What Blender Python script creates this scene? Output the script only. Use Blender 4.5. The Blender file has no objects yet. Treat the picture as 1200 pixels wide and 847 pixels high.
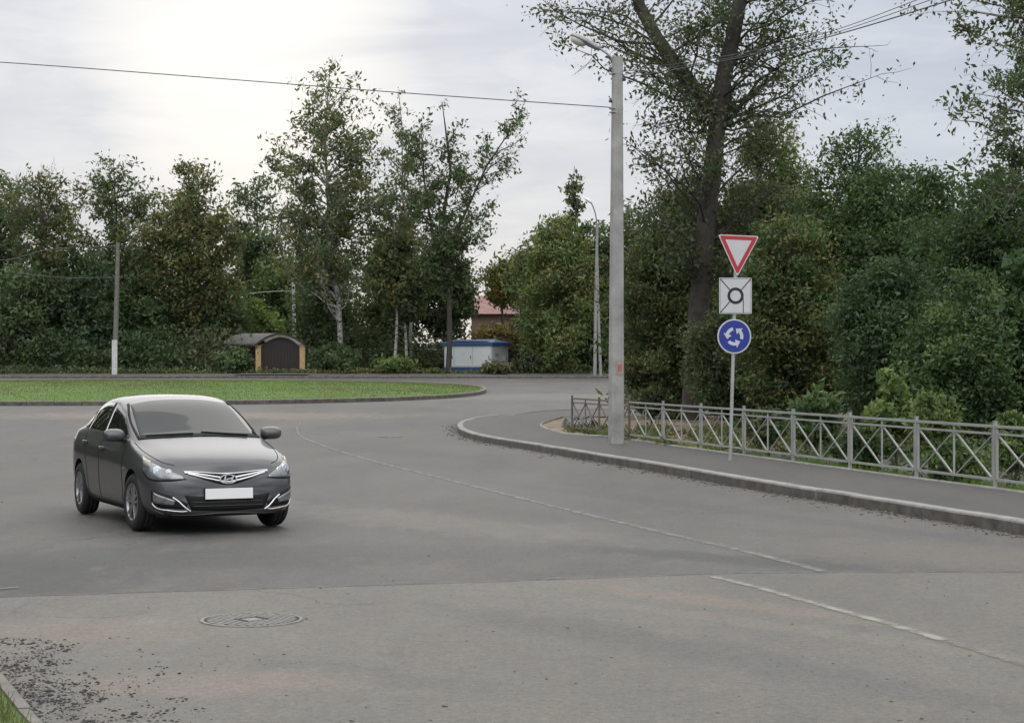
import bpy, bmesh, math, random
import numpy as np
from mathutils import Vector, Matrix
from mathutils.bvhtree import BVHTree
random.seed(7)
R = math.radians
C = bpy.context.scene.collection
SC = bpy.context.scene

# ------------------------------------------------------------------ camera
F = 2200.0; CX = 600.0; HZ = 427.0; CH = 1.8          # focal length in px of a 1200 px wide frame, horizon row, eye height
cam_d = bpy.data.cameras.new('camera'); cam = bpy.data.objects.new('camera', cam_d); C.objects.link(cam)
cam_d.sensor_width = 36; cam_d.lens = F / 1200 * 36
cam_d.clip_start = 0.1; cam_d.clip_end = 3000
cam.location = (0, 0, CH); cam.rotation_euler = (R(90) + math.atan((HZ - 423.5) / F), 0, R(0.0))
SC.camera = cam

# ------------------------------------------------------------------ sky, sun, exposure
SUN_EL, SUN_AZ = 20.0, -9.0          # azimuth measured from +Y towards +X
w = bpy.data.worlds.new('World'); SC.world = w; w.use_nodes = True
nt = w.node_tree; nt.nodes.clear()
def N(t, typ, **kw):
    n = t.nodes.new(typ)
    for k, v in kw.items(): setattr(n, k, v)
    return n
def math_n(t, op, a=None, b=None, c=None, clamp=False):
    n = N(t, 'ShaderNodeMath', operation=op); n.use_clamp = clamp
    for i, v in enumerate((a, b, c)):
        if v is None: continue
        if isinstance(v, (int, float)): n.inputs[i].default_value = v
        else: t.links.new(v, n.inputs[i])
    return n.outputs[0]
def mixc(t, fac, a, b, mode='MIX'):
    n = N(t, 'ShaderNodeMix', data_type='RGBA', blend_type=mode)
    n.clamp_factor = True
    for s, v in ((n.inputs[0], fac), (n.inputs[6], a), (n.inputs[7], b)):
        if isinstance(v, (int, float)): s.default_value = v
        elif isinstance(v, tuple): s.default_value = (v[0], v[1], v[2], 1)
        else: t.links.new(v, s)
    return n.outputs[2]
def ramp(t, fac, stops, interp='LINEAR'):
    n = N(t, 'ShaderNodeValToRGB'); n.color_ramp.interpolation = interp
    e = n.color_ramp.elements
    while len(e) < len(stops): e.new(0.5)
    for i, (p, c) in enumerate(stops):
        e[i].position = p; e[i].color = (c, c, c, 1) if isinstance(c, (int, float)) else (c[0], c[1], c[2], 1)
    t.links.new(fac, n.inputs[0]); return n.outputs[0]
def noise(t, vec, scale, detail=4, rough=0.55, dist=0.0):
    n = N(t, 'ShaderNodeTexNoise'); n.inputs['Scale'].default_value = scale
    n.inputs['Detail'].default_value = detail; n.inputs['Roughness'].default_value = rough
    n.inputs['Distortion'].default_value = dist
    t.links.new(vec, n.inputs['Vector']); return n.outputs[0]
def mapping(t, vec, scale=(1, 1, 1), loc=(0, 0, 0), rot=(0, 0, 0)):
    n = N(t, 'ShaderNodeMapping'); n.inputs['Scale'].default_value = scale
    n.inputs['Location'].default_value = loc; n.inputs['Rotation'].default_value = rot
    t.links.new(vec, n.inputs['Vector']); return n.outputs[0]

tc = N(nt, 'ShaderNodeTexCoord'); gen = tc.outputs['Generated']
sky = N(nt, 'ShaderNodeTexSky', sky_type='NISHITA'); sky.sun_disc = False
sky.sun_elevation = R(SUN_EL); sky.sun_rotation = R(SUN_AZ)
sep = N(nt, 'ShaderNodeSeparateXYZ'); nt.links.new(gen, sep.inputs[0])
cl = noise(nt, mapping(nt, gen, (2.2, 2.2, 9.5), (0.35, 0.2, 0.62)), 1.9, 6, 0.5, 0.6)
cl2 = noise(nt, mapping(nt, gen, (3, 3, 16), (4, 1, 2)), 3.2, 5, 0.55, 0.5)
cloud = mixc(nt, ramp(nt, cl, [(0.40, 0.0), (0.62, 1.0)]), (4.9, 5.4, 6.35), (5.9, 6.35, 7.1))
cloud = mixc(nt, math_n(nt, 'MULTIPLY', ramp(nt, cl2, [(0.5, 0.0), (0.75, 1.0)]), 0.45), cloud, (7.7, 7.85, 8.2))
cloud = mixc(nt, math_n(nt, 'MULTIPLY', ramp(nt, noise(nt, mapping(nt, gen, (6, 6, 26), (1, 7, 3)), 2.4, 6, 0.6, 0.8), [(0.48, 0.0), (0.66, 1.0)]), 0.5), cloud, (4.7, 5.2, 6.2))
gx, gz = -0.135, 0.172
gd = Vector((gx, 1, gz)).normalized()
dp = N(nt, 'ShaderNodeVectorMath', operation='DOT_PRODUCT'); nt.links.new(gen, dp.inputs[0]); dp.inputs[1].default_value = gd
wob = math_n(nt, 'MULTIPLY_ADD', cl, 0.008, -0.004)
dpo = math_n(nt, 'ADD', dp.outputs['Value'], wob)
glow = ramp(nt, dpo, [(0.9972, 0.0), (0.9990, 0.3), (0.99995, 1.0)], 'EASE')
cloud = mixc(nt, glow, cloud, (8.6, 8.6, 8.5))
wide = ramp(nt, dp.outputs['Value'], [(0.6, 0.0), (1.0, 1.0)])
zen = ramp(nt, sep.outputs[2], [(0.0, 0.94), (0.16, 1.0), (0.85, 1.0)])
zenb = math_n(nt, 'MULTIPLY_ADD', ramp(nt, sep.outputs[2], [(0.19, 0.0), (0.8, 1.0)]), 1.45, 1.0)
k = math_n(nt, 'MULTIPLY', zenb, math_n(nt, 'MULTIPLY_ADD', wide, 0.05, 0.96))
k = math_n(nt, 'MULTIPLY', k, zen)
k = math_n(nt, 'MULTIPLY', k, math_n(nt, 'MULTIPLY_ADD', ramp(nt, math_n(nt, 'MULTIPLY', sep.outputs[1], -1.0), [(0.0, 0.0), (0.7, 1.0)]), 0.8, 1.0))
cloud = mixc(nt, ramp(nt, sep.outputs[2], [(0.19, 0.0), (0.55, 0.85)]), cloud, (6.55, 6.5, 6.3))
cn = N(nt, 'ShaderNodeVectorMath', operation='SCALE'); nt.links.new(cloud, cn.inputs[0]); nt.links.new(k, cn.inputs['Scale'])
full = mixc(nt, 0.93, sky.outputs[0], cn.outputs[0])
bg = N(nt, 'ShaderNodeBackground'); bg.inputs[1].default_value = 0.1
nt.links.new(full, bg.inputs[0])
wo = N(nt, 'ShaderNodeOutputWorld'); nt.links.new(bg.outputs[0], wo.inputs[0])

sd = bpy.data.lights.new('sun', 'SUN'); sd.energy = 0.6; sd.angle = R(60); sd.color = (1.0, 0.95, 0.87)
so = bpy.data.objects.new('sun', sd); C.objects.link(so)
sv = Vector((math.sin(R(SUN_AZ)) * math.cos(R(SUN_EL)), math.cos(R(SUN_AZ)) * math.cos(R(SUN_EL)), math.sin(R(SUN_EL))))
so.rotation_euler = sv.to_track_quat('Z', 'Y').to_euler()
SC.view_settings.view_transform = 'Standard'; SC.view_settings.look = 'None'
SC.view_settings.exposure = 0.08; SC.view_settings.gamma = 1.0

# ------------------------------------------------------------------ helpers
def g(y):                                   # the site: level near the camera, rising gently beyond 47 m
    def sp(t, s=4.0):
        t = t / s
        return s * (math.log1p(math.exp(t)) if t < 30 else t)
    return 0.0128 * (sp(y - 47) - sp(y - 124))
def at(px, py, h=0.0):                      # point of the ground (+h) seen at a pixel of the 1200x847 photograph
    dx = (px - CX) / F; dz = (HZ - py) / F
    lo, hi = 2.0, 400.0
    for _ in range(60):
        m = (lo + hi) / 2
        if CH + dz * m > g(m) + h: lo = m
        else: hi = m
    return (dx * lo, lo, g(lo) + h)
def ray(px, py, d):                         # point at distance d along a pixel
    return Vector(((px - CX) / F * d, d, CH + (HZ - py) / F * d))

def mat(name, col=(0.5, 0.5, 0.5), rough=0.6, metal=0.0, coat=0.0, spec=0.5, var=0.0, vscale=6.0, bump=0.0, bscale=40.0):
    m = bpy.data.materials.new(name); m.use_nodes = True
    t = m.node_tree; b = t.nodes['Principled BSDF']
    b.inputs['Base Color'].default_value = (*col, 1); b.inputs['Roughness'].default_value = rough
    b.inputs['Metallic'].default_value = metal; b.inputs['Coat Weight'].default_value = coat
    b.inputs['Coat Roughness'].default_value = 0.05; b.inputs['Specular IOR Level'].default_value = spec
    tcn = N(t, 'ShaderNodeTexCoord'); o = tcn.outputs['Object']
    if var:
        n1 = noise(t, o, vscale, 5, 0.6)
        lo = tuple(c * (1 - var) for c in col); hi = tuple(min(1, c * (1 + var)) for c in col)
        t.links.new(mixc(t, ramp(t, n1, [(0.3, 0.0), (0.7, 1.0)]), lo, hi), b.inputs['Base Color'])
    if bump:
        bn = N(t, 'ShaderNodeBump'); bn.inputs['Strength'].default_value = bump; bn.inputs['Distance'].default_value = 0.01
        t.links.new(noise(t, o, bscale, 4, 0.6), bn.inputs['Height']); t.links.new(bn.outputs[0], b.inputs['Normal'])
    return m

def leafmat(name, c, var=0.35, trans=0.35):
    m = bpy.data.materials.new(name); m.use_nodes = True
    t = m.node_tree; t.nodes.clear()
    gi = N(t, 'ShaderNodeNewGeometry')
    n1 = noise(t, gi.outputs['Position'], 0.55, 3, 0.6)
    n2 = noise(t, gi.outputs['Position'], 7.0, 2, 0.7)
    f = math_n(t, 'ADD', math_n(t, 'MULTIPLY', n1, 0.5), math_n(t, 'MULTIPLY', n2, 0.5))
    col = mixc(t, ramp(t, f, [(0.36, 0.0), (0.64, 1.0)]), tuple(v * (1 - var) for v in c), tuple(v * (1 + var) for v in c))
    d = N(t, 'ShaderNodeBsdfPrincipled'); d.inputs['Roughness'].default_value = 0.55; d.inputs['Specular IOR Level'].default_value = 0.35
    t.links.new(col, d.inputs['Base Color'])
    tr = N(t, 'ShaderNodeBsdfTranslucent')
    t.links.new(mixc(t, 1.0, col, (1.25, 1.35, 0.6), 'MULTIPLY'), tr.inputs[0])
    mx = N(t, 'ShaderNodeMixShader'); mx.inputs[0].default_value = trans
    t.links.new(d.outputs[0], mx.inputs[1]); t.links.new(tr.outputs[0], mx.inputs[2])
    o = N(t, 'ShaderNodeOutputMaterial'); t.links.new(mx.outputs[0], o.inputs[0])
    return m

def link(name, me, parent=None, mats=()):
    o = bpy.data.objects.new(name, me); C.objects.link(o)
    for m in mats: me.materials.append(m)
    if parent: o.parent = parent
    return o
def from_bm(name, bm, m, parent=None, smooth=False):
    me = bpy.data.meshes.new(name); bm.normal_update(); bm.to_mesh(me); bm.free()
    if smooth:
        me.shade_smooth()
    ms = m if isinstance(m, (list, tuple)) else [m]
    return link(name, me, parent, ms)
def from_np(name, V, Fq, m, parent=None, midx=None, smooth=False):
    me = bpy.data.meshes.new(name)
    V = np.asarray(V, dtype=np.float32); Fq = np.asarray(Fq, dtype=np.int32)
    k_ = Fq.shape[1]
    me.vertices.add(len(V)); me.vertices.foreach_set('co', V.ravel())
    me.loops.add(Fq.size); me.loops.foreach_set('vertex_index', Fq.ravel())
    me.polygons.add(len(Fq)); me.polygons.foreach_set('loop_start', np.arange(0, Fq.size, k_, dtype=np.int32))
    me.polygons.foreach_set('loop_total', np.full(len(Fq), k_, dtype=np.int32))
    if midx is not None: me.polygons.foreach_set('material_index', np.asarray(midx, dtype=np.int32))
    if smooth: me.polygons.foreach_set('use_smooth', np.ones(len(Fq), dtype=bool))
    me.update(calc_edges=True); me.validate()
    return link(name, me, parent, m if isinstance(m, (list, tuple)) else [m])
def tag(o, label=None, cat=None, group=None, kind=None):
    if label: o['label'] = label
    if cat: o['category'] = cat
    if group: o['group'] = group
    if kind: o['kind'] = kind
    return o
def empty(name, loc, label, cat, group=None, rz=0):
    o = bpy.data.objects.new(name, None); C.objects.link(o); o.empty_display_size = 0.2
    o.location = loc; o.rotation_euler = (0, 0, rz)
    return tag(o, label, cat, group)
def box(bm, c, s, rz=0, bevel=0.0, mi=0, ry=0, rx=0):
    M = Matrix.Translation(c) @ Matrix.Rotation(rz, 4, 'Z') @ Matrix.Rotation(ry, 4, 'Y') @ Matrix.Rotation(rx, 4, 'X') @ Matrix.Diagonal((*s, 1))
    r = bmesh.ops.create_cube(bm, size=1.0, matrix=M)
    fs = set(f for v in r['verts'] for f in v.link_faces)
    for f in fs: f.material_index = mi
    if bevel:
        es = list(set(e for f in fs for e in f.edges))
        bmesh.ops.bevel(bm, geom=es, offset=bevel, segments=2, affect='EDGES', profile=0.5)
def bar(bm, a, b, w_, d_, up=(0, 0, 1), mi=0):
    a = Vector(a); b = Vector(b); L = (b - a).length
    q = (b - a).to_track_quat('X', 'Z')
    M = Matrix.Translation((a + b) / 2) @ q.to_matrix().to_4x4() @ Matrix.Diagonal((L, w_, d_, 1))
    r = bmesh.ops.create_cube(bm, size=1.0, matrix=M)
    for v in r['verts']:
        for f in v.link_faces: f.material_index = mi
def tube_np(pts, rads, n=6, cap=True):
    pts = np.asarray(pts, float); k_ = len(pts)
    tan = np.gradient(pts, axis=0); tan /= np.linalg.norm(tan, axis=1)[:, None] + 1e-9
    up = np.array([0.0, 0, 1]) if abs(tan[0][2]) < 0.9 else np.array([1.0, 0, 0])
    V = []
    for p, t, r in zip(pts, tan, rads):
        a = np.cross(t, up); na = np.linalg.norm(a)
        if na < 1e-3: a = np.cross(t, [0.3, 1, 0]); na = np.linalg.norm(a)
        a /= na; b = np.cross(t, a)
        up = -np.cross(t, a) if False else up
        for j in range(n):
            th = 2 * math.pi * j / n
            V.append(p + r * (math.cos(th) * a + math.sin(th) * b))
    Fq = []
    for i in range(k_ - 1):
        for j in range(n):
            Fq.append([i * n + j, i * n + (j + 1) % n, (i + 1) * n + (j + 1) % n, (i + 1) * n + j])
    return V, Fq
class Acc:
    def __init__(s): s.V = []; s.F = []; s.n = 0
    def tube(s, pts, rads, n=6):
        V, Fq = tube_np(pts, rads, n)
        s.V.extend(V); s.F.extend([[i + s.n for i in f] for f in Fq]); s.n += len(V)
    def build(s, name, m, parent=None, smooth=True): return from_np(name, np.array(s.V), np.array(s.F), m, parent, None, smooth)
def lathe(bm, prof, n=32, axis='Y', mi=0, M=None, close=False):
    rings = []
    for (r, h) in prof:
        ring = []
        for j in range(n):
            t = 2 * math.pi * j / n
            p = Vector((r * math.cos(t), h, r * math.sin(t))) if axis == 'Y' else Vector((r * math.cos(t), r * math.sin(t), h))
            ring.append(bm.verts.new(M @ p if M else p))
        rings.append(ring)
    seq = list(zip(rings, rings[1:])) + ([(rings[-1], rings[0])] if close else [])
    for A, B in seq:
        for j in range(n):
            f = bm.faces.new([A[j], A[(j + 1) % n], B[(j + 1) % n], B[j]]); f.material_index = mi; f.smooth = True
    return rings
def resample(pts, n):
    P = np.asarray(pts, float); d = np.r_[0, np.cumsum(np.linalg.norm(np.diff(P, axis=0), axis=1))]
    u = np.linspace(0, d[-1], n)
    return np.stack([np.interp(u, d, P[:, i]) for i in range(P.shape[1])], 1)
def smooth_curve(pts, n):                   # Catmull-Rom through the points
    P = np.asarray(pts, float); P = np.vstack([2 * P[0] - P[1], P, 2 * P[-1] - P[-2]])
    out = []
    for i in range(1, len(P) - 2):
        for t in np.linspace(0, 1, 12, endpoint=False):
            a, b, c, d = P[i - 1], P[i], P[i + 1], P[i + 2]
            out.append(0.5 * ((2 * b) + (-a + c) * t + (2 * a - 5 * b + 4 * c - d) * t * t + (-a + 3 * b - 3 * c + d) * t ** 3))
    out.append(P[-2]); return resample(out, n)

# ------------------------------------------------------------------ materials
def asphalt(name, c1, c2, dusty, seed, stains=()):
    m = bpy.data.materials.new(name); m.use_nodes = True
    t = m.node_tree; b = t.nodes['Principled BSDF']
    gi = N(t, 'ShaderNodeNewGeometry'); P = gi.outputs['Position']
    big = noise(t, mapping(t, P, (0.5, 0.16, 1), (seed, seed * 2, 0), (0, 0, R(-28))), 1.0, 5, 0.6, 0.4)
    mid = noise(t, mapping(t, P, (1.2, 0.5, 1), (seed + 3, 1, 0), (0, 0, R(-35))), 2.1, 6, 0.65, 0.2)
    fine = noise(t, P, 95.0, 3, 0.8)
    fine2 = noise(t, P, 22.0, 4, 0.75)
    col = mixc(t, ramp(t, big, [(0.33, 0.0), (0.67, 1.0)]), c1, c2)
    col = mixc(t, math_n(t, 'MULTIPLY', ramp(t, mid, [(0.42, 0.0), (0.72, 1.0)]), 0.75), col, dusty)
    for (c_, rx_, ry_, rot_, sc_, am_) in stains:        # dust and damp patches of the road itself
        mp = N(t, 'ShaderNodeMapping', vector_type='TEXTURE'); mp.inputs['Location'].default_value = (c_[0], c_[1], 0)
        mp.inputs['Rotation'].default_value = (0, 0, R(rot_)); mp.inputs['Scale'].default_value = (rx_, ry_, 1000); t.links.new(P, mp.inputs['Vector'])
        ln = N(t, 'ShaderNodeVectorMath', operation='LENGTH'); t.links.new(mp.outputs[0], ln.inputs[0])
        dd = math_n(t, 'ADD', ln.outputs['Value'], math_n(t, 'MULTIPLY_ADD', mid, 1.6, -0.8))
        col = mixc(t, math_n(t, 'MULTIPLY', ramp(t, dd, [(0.35, 1.0), (1.0, 0.0)], 'EASE'), am_), col, sc_)
    f = math_n(t, 'ADD', math_n(t, 'MULTIPLY_ADD', fine, 1.5, 0.25), math_n(t, 'ADD', math_n(t, 'MULTIPLY_ADD', fine2, 1.3, -0.65), math_n(t, 'MULTIPLY_ADD', noise(t, P, 5.0, 5, 0.7), 0.5, -0.25)))
    cn_ = N(t, 'ShaderNodeVectorMath', operation='SCALE'); t.links.new(col, cn_.inputs[0]); t.links.new(f, cn_.inputs['Scale'])
    # small pale stones and dark pits in the wearing course
    v = N(t, 'ShaderNodeTexVoronoi'); v.inputs['Scale'].default_value = 60; t.links.new(P, v.inputs['Vector'])
    sp = math_n(t, 'LESS_THAN', v.outputs['Distance'], 0.16)
    pick = math_n(t, 'GREATER_THAN', noise(t, P, 31, 1), 0.57)
    col2 = mixc(t, math_n(t, 'MULTIPLY', math_n(t, 'MULTIPLY', sp, pick), 0.4), cn_.outputs[0], (0.28, 0.27, 0.25))
    # hairline cracks and stains
    vc = N(t, 'ShaderNodeTexVoronoi', feature='DISTANCE_TO_EDGE'); vc.inputs['Scale'].default_value = 0.33
    wn = N(t, 'ShaderNodeTexNoise'); wn.inputs['Scale'].default_value = 1.7; wn.inputs['Detail'].default_value = 5; t.links.new(P, wn.inputs['Vector'])
    wa = N(t, 'ShaderNodeVectorMath', operation='MULTIPLY_ADD'); t.links.new(wn.outputs[1], wa.inputs[0]); wa.inputs[1].default_value = (0.9, 0.9, 0); t.links.new(P, wa.inputs[2])
    t.links.new(wa.outputs[0], vc.inputs['Vector'])
    ck = math_n(t, 'LESS_THAN', vc.outputs['Distance'], 0.003)
    ckm = ramp(t, noise(t, mapping(t, P, (1, 1, 1), (seed, 9, 2)), 0.22, 2), [(0.56, 0.0), (0.6, 1.0)])
    col2 = mixc(t, math_n(t, 'MULTIPLY', math_n(t, 'MULTIPLY', ck, ckm), 0.55), col2, (0.04, 0.038, 0.036))
    st = ramp(t, noise(t, mapping(t, P, (1.5, 0.8, 1), (seed * 3, 4, 0)), 1.3, 3, 0.5), [(0.68, 0.0), (0.74, 1.0)])
    col2 = mixc(t, math_n(t, 'MULTIPLY', st, 0.28), col2, (0.06, 0.06, 0.06))
    t.links.new(col2, b.inputs['Base Color'])
    t.links.new(math_n(t, 'MULTIPLY_ADD', mid, 0.25, 0.58), b.inputs['Roughness'])
    b.inputs['Specular IOR Level'].default_value = 0.35
    bn = N(t, 'ShaderNodeBump'); bn.inputs['Strength'].default_value = 0.5; bn.inputs['Distance'].default_value = 0.006
    t.links.new(fine, bn.inputs['Height']); t.links.new(bn.outputs[0], b.inputs['Normal'])
    return m
M = {}
STN = [(at(130, 655), 4.2, 1.5, 0, (0.058, 0.058, 0.058), 0.65), (at(480, 645), 3.4, 1.1, -8, (0.074, 0.074, 0.073), 0.5), (at(860, 655), 2.6, 0.55, -38, (0.062, 0.062, 0.061), 0.8), (at(20, 675), 1.2, 2.2, 20, (0.05, 0.05, 0.05), 0.8), (at(230, 487), 9, 4.0, 0, (0.21, 0.165, 0.13), 0.6),
       (at(500, 610), 4.5, 1.2, -50, (0.15, 0.14, 0.122), 0.6), (at(470, 530), 5, 1.0, -58, (0.078, 0.078, 0.077), 0.7), (at(830, 595), 8.5, 0.45, -62, (0.080, 0.079, 0.077), 0.6), (at(1120, 650), 3, 1.5, -50, (0.135, 0.122, 0.108), 0.7), (at(640, 465), 12, 6, 0, (0.17, 0.155, 0.14), 0.5)]
STO = [(at(840, 705), 2.6, 0.35, -48, (0.175, 0.145, 0.118), 0.6), (at(960, 740), 3.2, 0.25, -48, (0.175, 0.15, 0.13), 0.5), (at(100, 740), 1.4, 1.0, 10, (0.18, 0.15, 0.128), 0.6), (at(720, 745), 2.6, 0.5, -52, (0.095, 0.094, 0.088), 0.7),
       (at(420, 790), 1.5, 0.35, -35, (0.10, 0.10, 0.096), 0.6), (at(250, 800), 1.2, 0.6, 0, (0.195, 0.155, 0.13), 0.55), (at(1000, 800), 2, 0.4, -50, (0.10, 0.099, 0.094), 0.6)]
M['asph_new'] = asphalt('worn_asphalt', (0.070, 0.068, 0.065), (0.108, 0.104, 0.097), (0.132, 0.119, 0.103), 1.7, STN)
M['asph_old'] = asphalt('dusty_asphalt', (0.110, 0.106, 0.096), (0.142, 0.135, 0.121), (0.156, 0.137, 0.119), 5.1, STO)
M['asph_walk'] = asphalt('footpath_asphalt', (0.060, 0.059, 0.058), (0.082, 0.080, 0.077), (0.095, 0.089, 0.082), 8.3)
M['conc'] = mat('kerb_concrete', (0.27, 0.26, 0.245), 0.85, var=0.28, vscale=3.0, bump=0.5, bscale=60)
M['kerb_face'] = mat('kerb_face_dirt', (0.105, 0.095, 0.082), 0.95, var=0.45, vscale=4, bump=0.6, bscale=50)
M['conc_dirty'] = mat('dirty_kerb_concrete', (0.17, 0.155, 0.14), 0.9, var=0.35, vscale=2.0, bump=0.5, bscale=60)
M['pole'] = mat('pole_concrete', (0.32, 0.313, 0.292), 0.85, var=0.28, vscale=2.5, bump=0.5, bscale=30)
M['soil'] = mat('soil', (0.05, 0.042, 0.03), 0.95, var=0.5, vscale=1.5, bump=1.0, bscale=12)
M['sand'] = mat('sandy_soil', (0.20, 0.155, 0.11), 0.95, var=0.45, vscale=1.6, bump=1.0, bscale=14)
M['paint_worn'] = None
def line_paint(name, c, thr, soft, sc):
    m = bpy.data.materials.new(name); m.use_nodes = True
    t = m.node_tree; b = t.nodes['Principled BSDF']; b.inputs['Roughness'].default_value = 0.8
    P = N(t, 'ShaderNodeNewGeometry').outputs['Position']; at_ = N(t, 'ShaderNodeAttribute', attribute_name='cover')
    n1 = noise(t, P, sc, 7, 0.75); f = noise(t, P, 95.0, 3, 0.8)
    cn_ = N(t, 'ShaderNodeVectorMath', operation='SCALE'); cn_.inputs[0].default_value = c; t.links.new(math_n(t, 'MULTIPLY_ADD', f, 1.2, 0.4), cn_.inputs['Scale'])
    t.links.new(cn_.outputs[0], b.inputs['Base Color'])
    v = math_n(t, 'ADD', n1, math_n(t, 'MULTIPLY_ADD', at_.outputs['Fac'], 0.34, -0.34))
    t.links.new(ramp(t, v, [(thr - soft, 0.0), (thr + soft, 1.0)]), b.inputs['Alpha'])
    return m
def worn_paint(name, c, thr=0.5, base=(0.15, 0.145, 0.14), soft=0.08, sc=5.0):
    m = bpy.data.materials.new(name); m.use_nodes = True
    t = m.node_tree; b = t.nodes['Principled BSDF']
    gi = N(t, 'ShaderNodeNewGeometry'); P = gi.outputs['Position']
    n1 = noise(t, P, sc, 6, 0.75); 
    col = mixc(t, ramp(t, n1, [(thr - soft, 0.0), (thr + soft, 1.0)]), c, base)
    f = noise(t, P, 95.0, 3, 0.8)
    cn_ = N(t, 'ShaderNodeVectorMath', operation='SCALE'); t.links.new(col, cn_.inputs[0]); t.links.new(math_n(t, 'MULTIPLY_ADD', f, 0.5, 0.75), cn_.inputs['Scale'])
    t.links.new(cn_.outputs[0], b.inputs['Base Color']); b.inputs['Roughness'].default_value = 0.75
    return m
M['line_faint'] = line_paint('faded_road_paint', (0.20, 0.195, 0.185), 0.41, 0.16, 4.0)
M['line_dash'] = line_paint('worn_dash_paint', (0.275, 0.262, 0.235), 0.40, 0.15, 3.5)
M['line_dim'] = line_paint('ghost_road_paint', (0.20, 0.18, 0.155), 0.40, 0.15, 3.5)
def grassmat(name, a, b_, c):
    m = bpy.data.materials.new(name); m.use_nodes = True
    t = m.node_tree; b = t.nodes['Principled BSDF']
    gi = N(t, 'ShaderNodeNewGeometry'); P = gi.outputs['Position']
    n1 = noise(t, mapping(t, P, (1, 0.5, 1)), 0.35, 5, 0.65); n2 = noise(t, P, 6, 5, 0.7)
    col = mixc(t, ramp(t, n1, [(0.4, 0.0), (0.6, 1.0)]), a, b_)
    col = mixc(t, math_n(t, 'MULTIPLY', ramp(t, n2, [(0.52, 0.0), (0.68, 1.0)]), 0.5), col, c)
    t.links.new(col, b.inputs['Base Color']); b.inputs['Roughness'].default_value = 0.9
    bn = N(t, 'ShaderNodeBump'); bn.inputs['Strength'].default_value = 1.0; bn.inputs['Distance'].default_value = 0.05
    t.links.new(noise(t, P, 20, 4, 0.7), bn.inputs['Height']); t.links.new(bn.outputs[0], b.inputs['Normal'])
    return m
M['lawn'] = grassmat('lawn_turf', (0.09, 0.145, 0.028), (0.11, 0.18, 0.035), (0.125, 0.125, 0.05))
M['lawn_far'] = grassmat('lawn_turf_dull', (0.09, 0.12, 0.04), (0.115, 0.15, 0.045), (0.14, 0.12, 0.07))
M['blade'] = leafmat('grass_blade', (0.125, 0.215, 0.035), 0.3, 0.3)
M['blade_dull'] = leafmat('grass_blade_dull', (0.125, 0.14, 0.055), 0.35, 0.3)
M['rough_ground'] = grassmat('rough_ground', (0.05, 0.06, 0.028), (0.075, 0.075, 0.04), (0.10, 0.085, 0.06))
M['l_dark'] = leafmat('leaves_dark_green', (0.060, 0.092, 0.042), 0.45, 0.33)
M['l_mid'] = leafmat('leaves_mid_green', (0.092, 0.138, 0.052), 0.35, 0.3)
M['l_light'] = leafmat('leaves_light_green', (0.17, 0.225, 0.08), 0.3, 0.35)
M['l_olive'] = leafmat('leaves_olive', (0.175, 0.165, 0.065), 0.35, 0.3)
M['l_brown'] = leafmat('leaves_brownish_green', (0.098, 0.106, 0.060), 0.45, 0.33)
M['l_yellow'] = leafmat('leaves_yellowing', (0.24, 0.19, 0.055), 0.3, 0.35)
M['l_rust'] = leafmat('leaves_rusty', (0.20, 0.11, 0.05), 0.35, 0.3)
M['l_dark_haze'] = leafmat('leaves_dark_hazed', (0.088, 0.118, 0.064), 0.4, 0.35)  # dark leaves made paler and greyer: distance haze put into the colour
M['l_blue'] = leafmat('leaves_cool_green', (0.060, 0.108, 0.052), 0.45, 0.33)
M['bark'] = mat('bark_grey_brown', (0.085, 0.070, 0.055), 0.95, var=0.45, vscale=5, bump=1.0, bscale=18)
M['bark_dark'] = mat('bark_dark', (0.05, 0.043, 0.036), 0.95, var=0.4, vscale=6, bump=1.0, bscale=25)
def birchmat():
    m = bpy.data.materials.new('birch_bark'); m.use_nodes = True
    t = m.node_tree; b = t.nodes['Principled BSDF']
    o = N(t, 'ShaderNodeTexCoord').outputs['Object']
    n1 = noise(t, mapping(t, o, (2, 2, 5)), 1.6, 4, 0.7)
    t.links.new(mixc(t, ramp(t, n1, [(0.50, 0.0), (0.58, 1.0)]), (0.36, 0.34, 0.31), (0.06, 0.05, 0.045)), b.inputs['Base Color'])
    b.inputs['Roughness'].default_value = 0.8; return m
M['birch'] = birchmat()

# ------------------------------------------------------------------ ground, road, pavements
def sheet(name, x0, x1, y0, y1, off, m, ys=1.0, xs=None, gf=g):
    nx = 2 if xs is None else int((x1 - x0) / xs) + 1; ny = max(2, int((y1 - y0) / ys) + 1)
    X = np.linspace(x0, x1, nx); Y = np.linspace(y0, y1, ny)
    V = [(x, y, gf(y) + off) for y in Y for x in X]
    Fq = [[j * nx + i, j * nx + i + 1, (j + 1) * nx + i + 1, (j + 1) * nx + i] for j in range(ny - 1) for i in range(nx - 1)]
    return tag(from_np(name, V, Fq, m), kind='structure')
def strip(name, A, B, n, offa, offb, m, parent=None, kind='structure', rows=2):
    a = resample(A, n); b = resample(B, n); V = []
    for j in range(rows):
        u = j / (rows - 1)
        for p, q in zip(a, b):
            x = p[0] * (1 - u) + q[0] * u; y = p[1] * (1 - u) + q[1] * u
            V.append((x, y, g(y) + offa * (1 - u) + offb * u))
    Fq = [[j * n + i, j * n + i + 1, (j + 1) * n + i + 1, (j + 1) * n + i] for j in range(rows - 1) for i in range(n - 1)]
    o = from_np(name, V, Fq, m, parent)
    if kind and not parent: o['kind'] = kind
    return o
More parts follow.
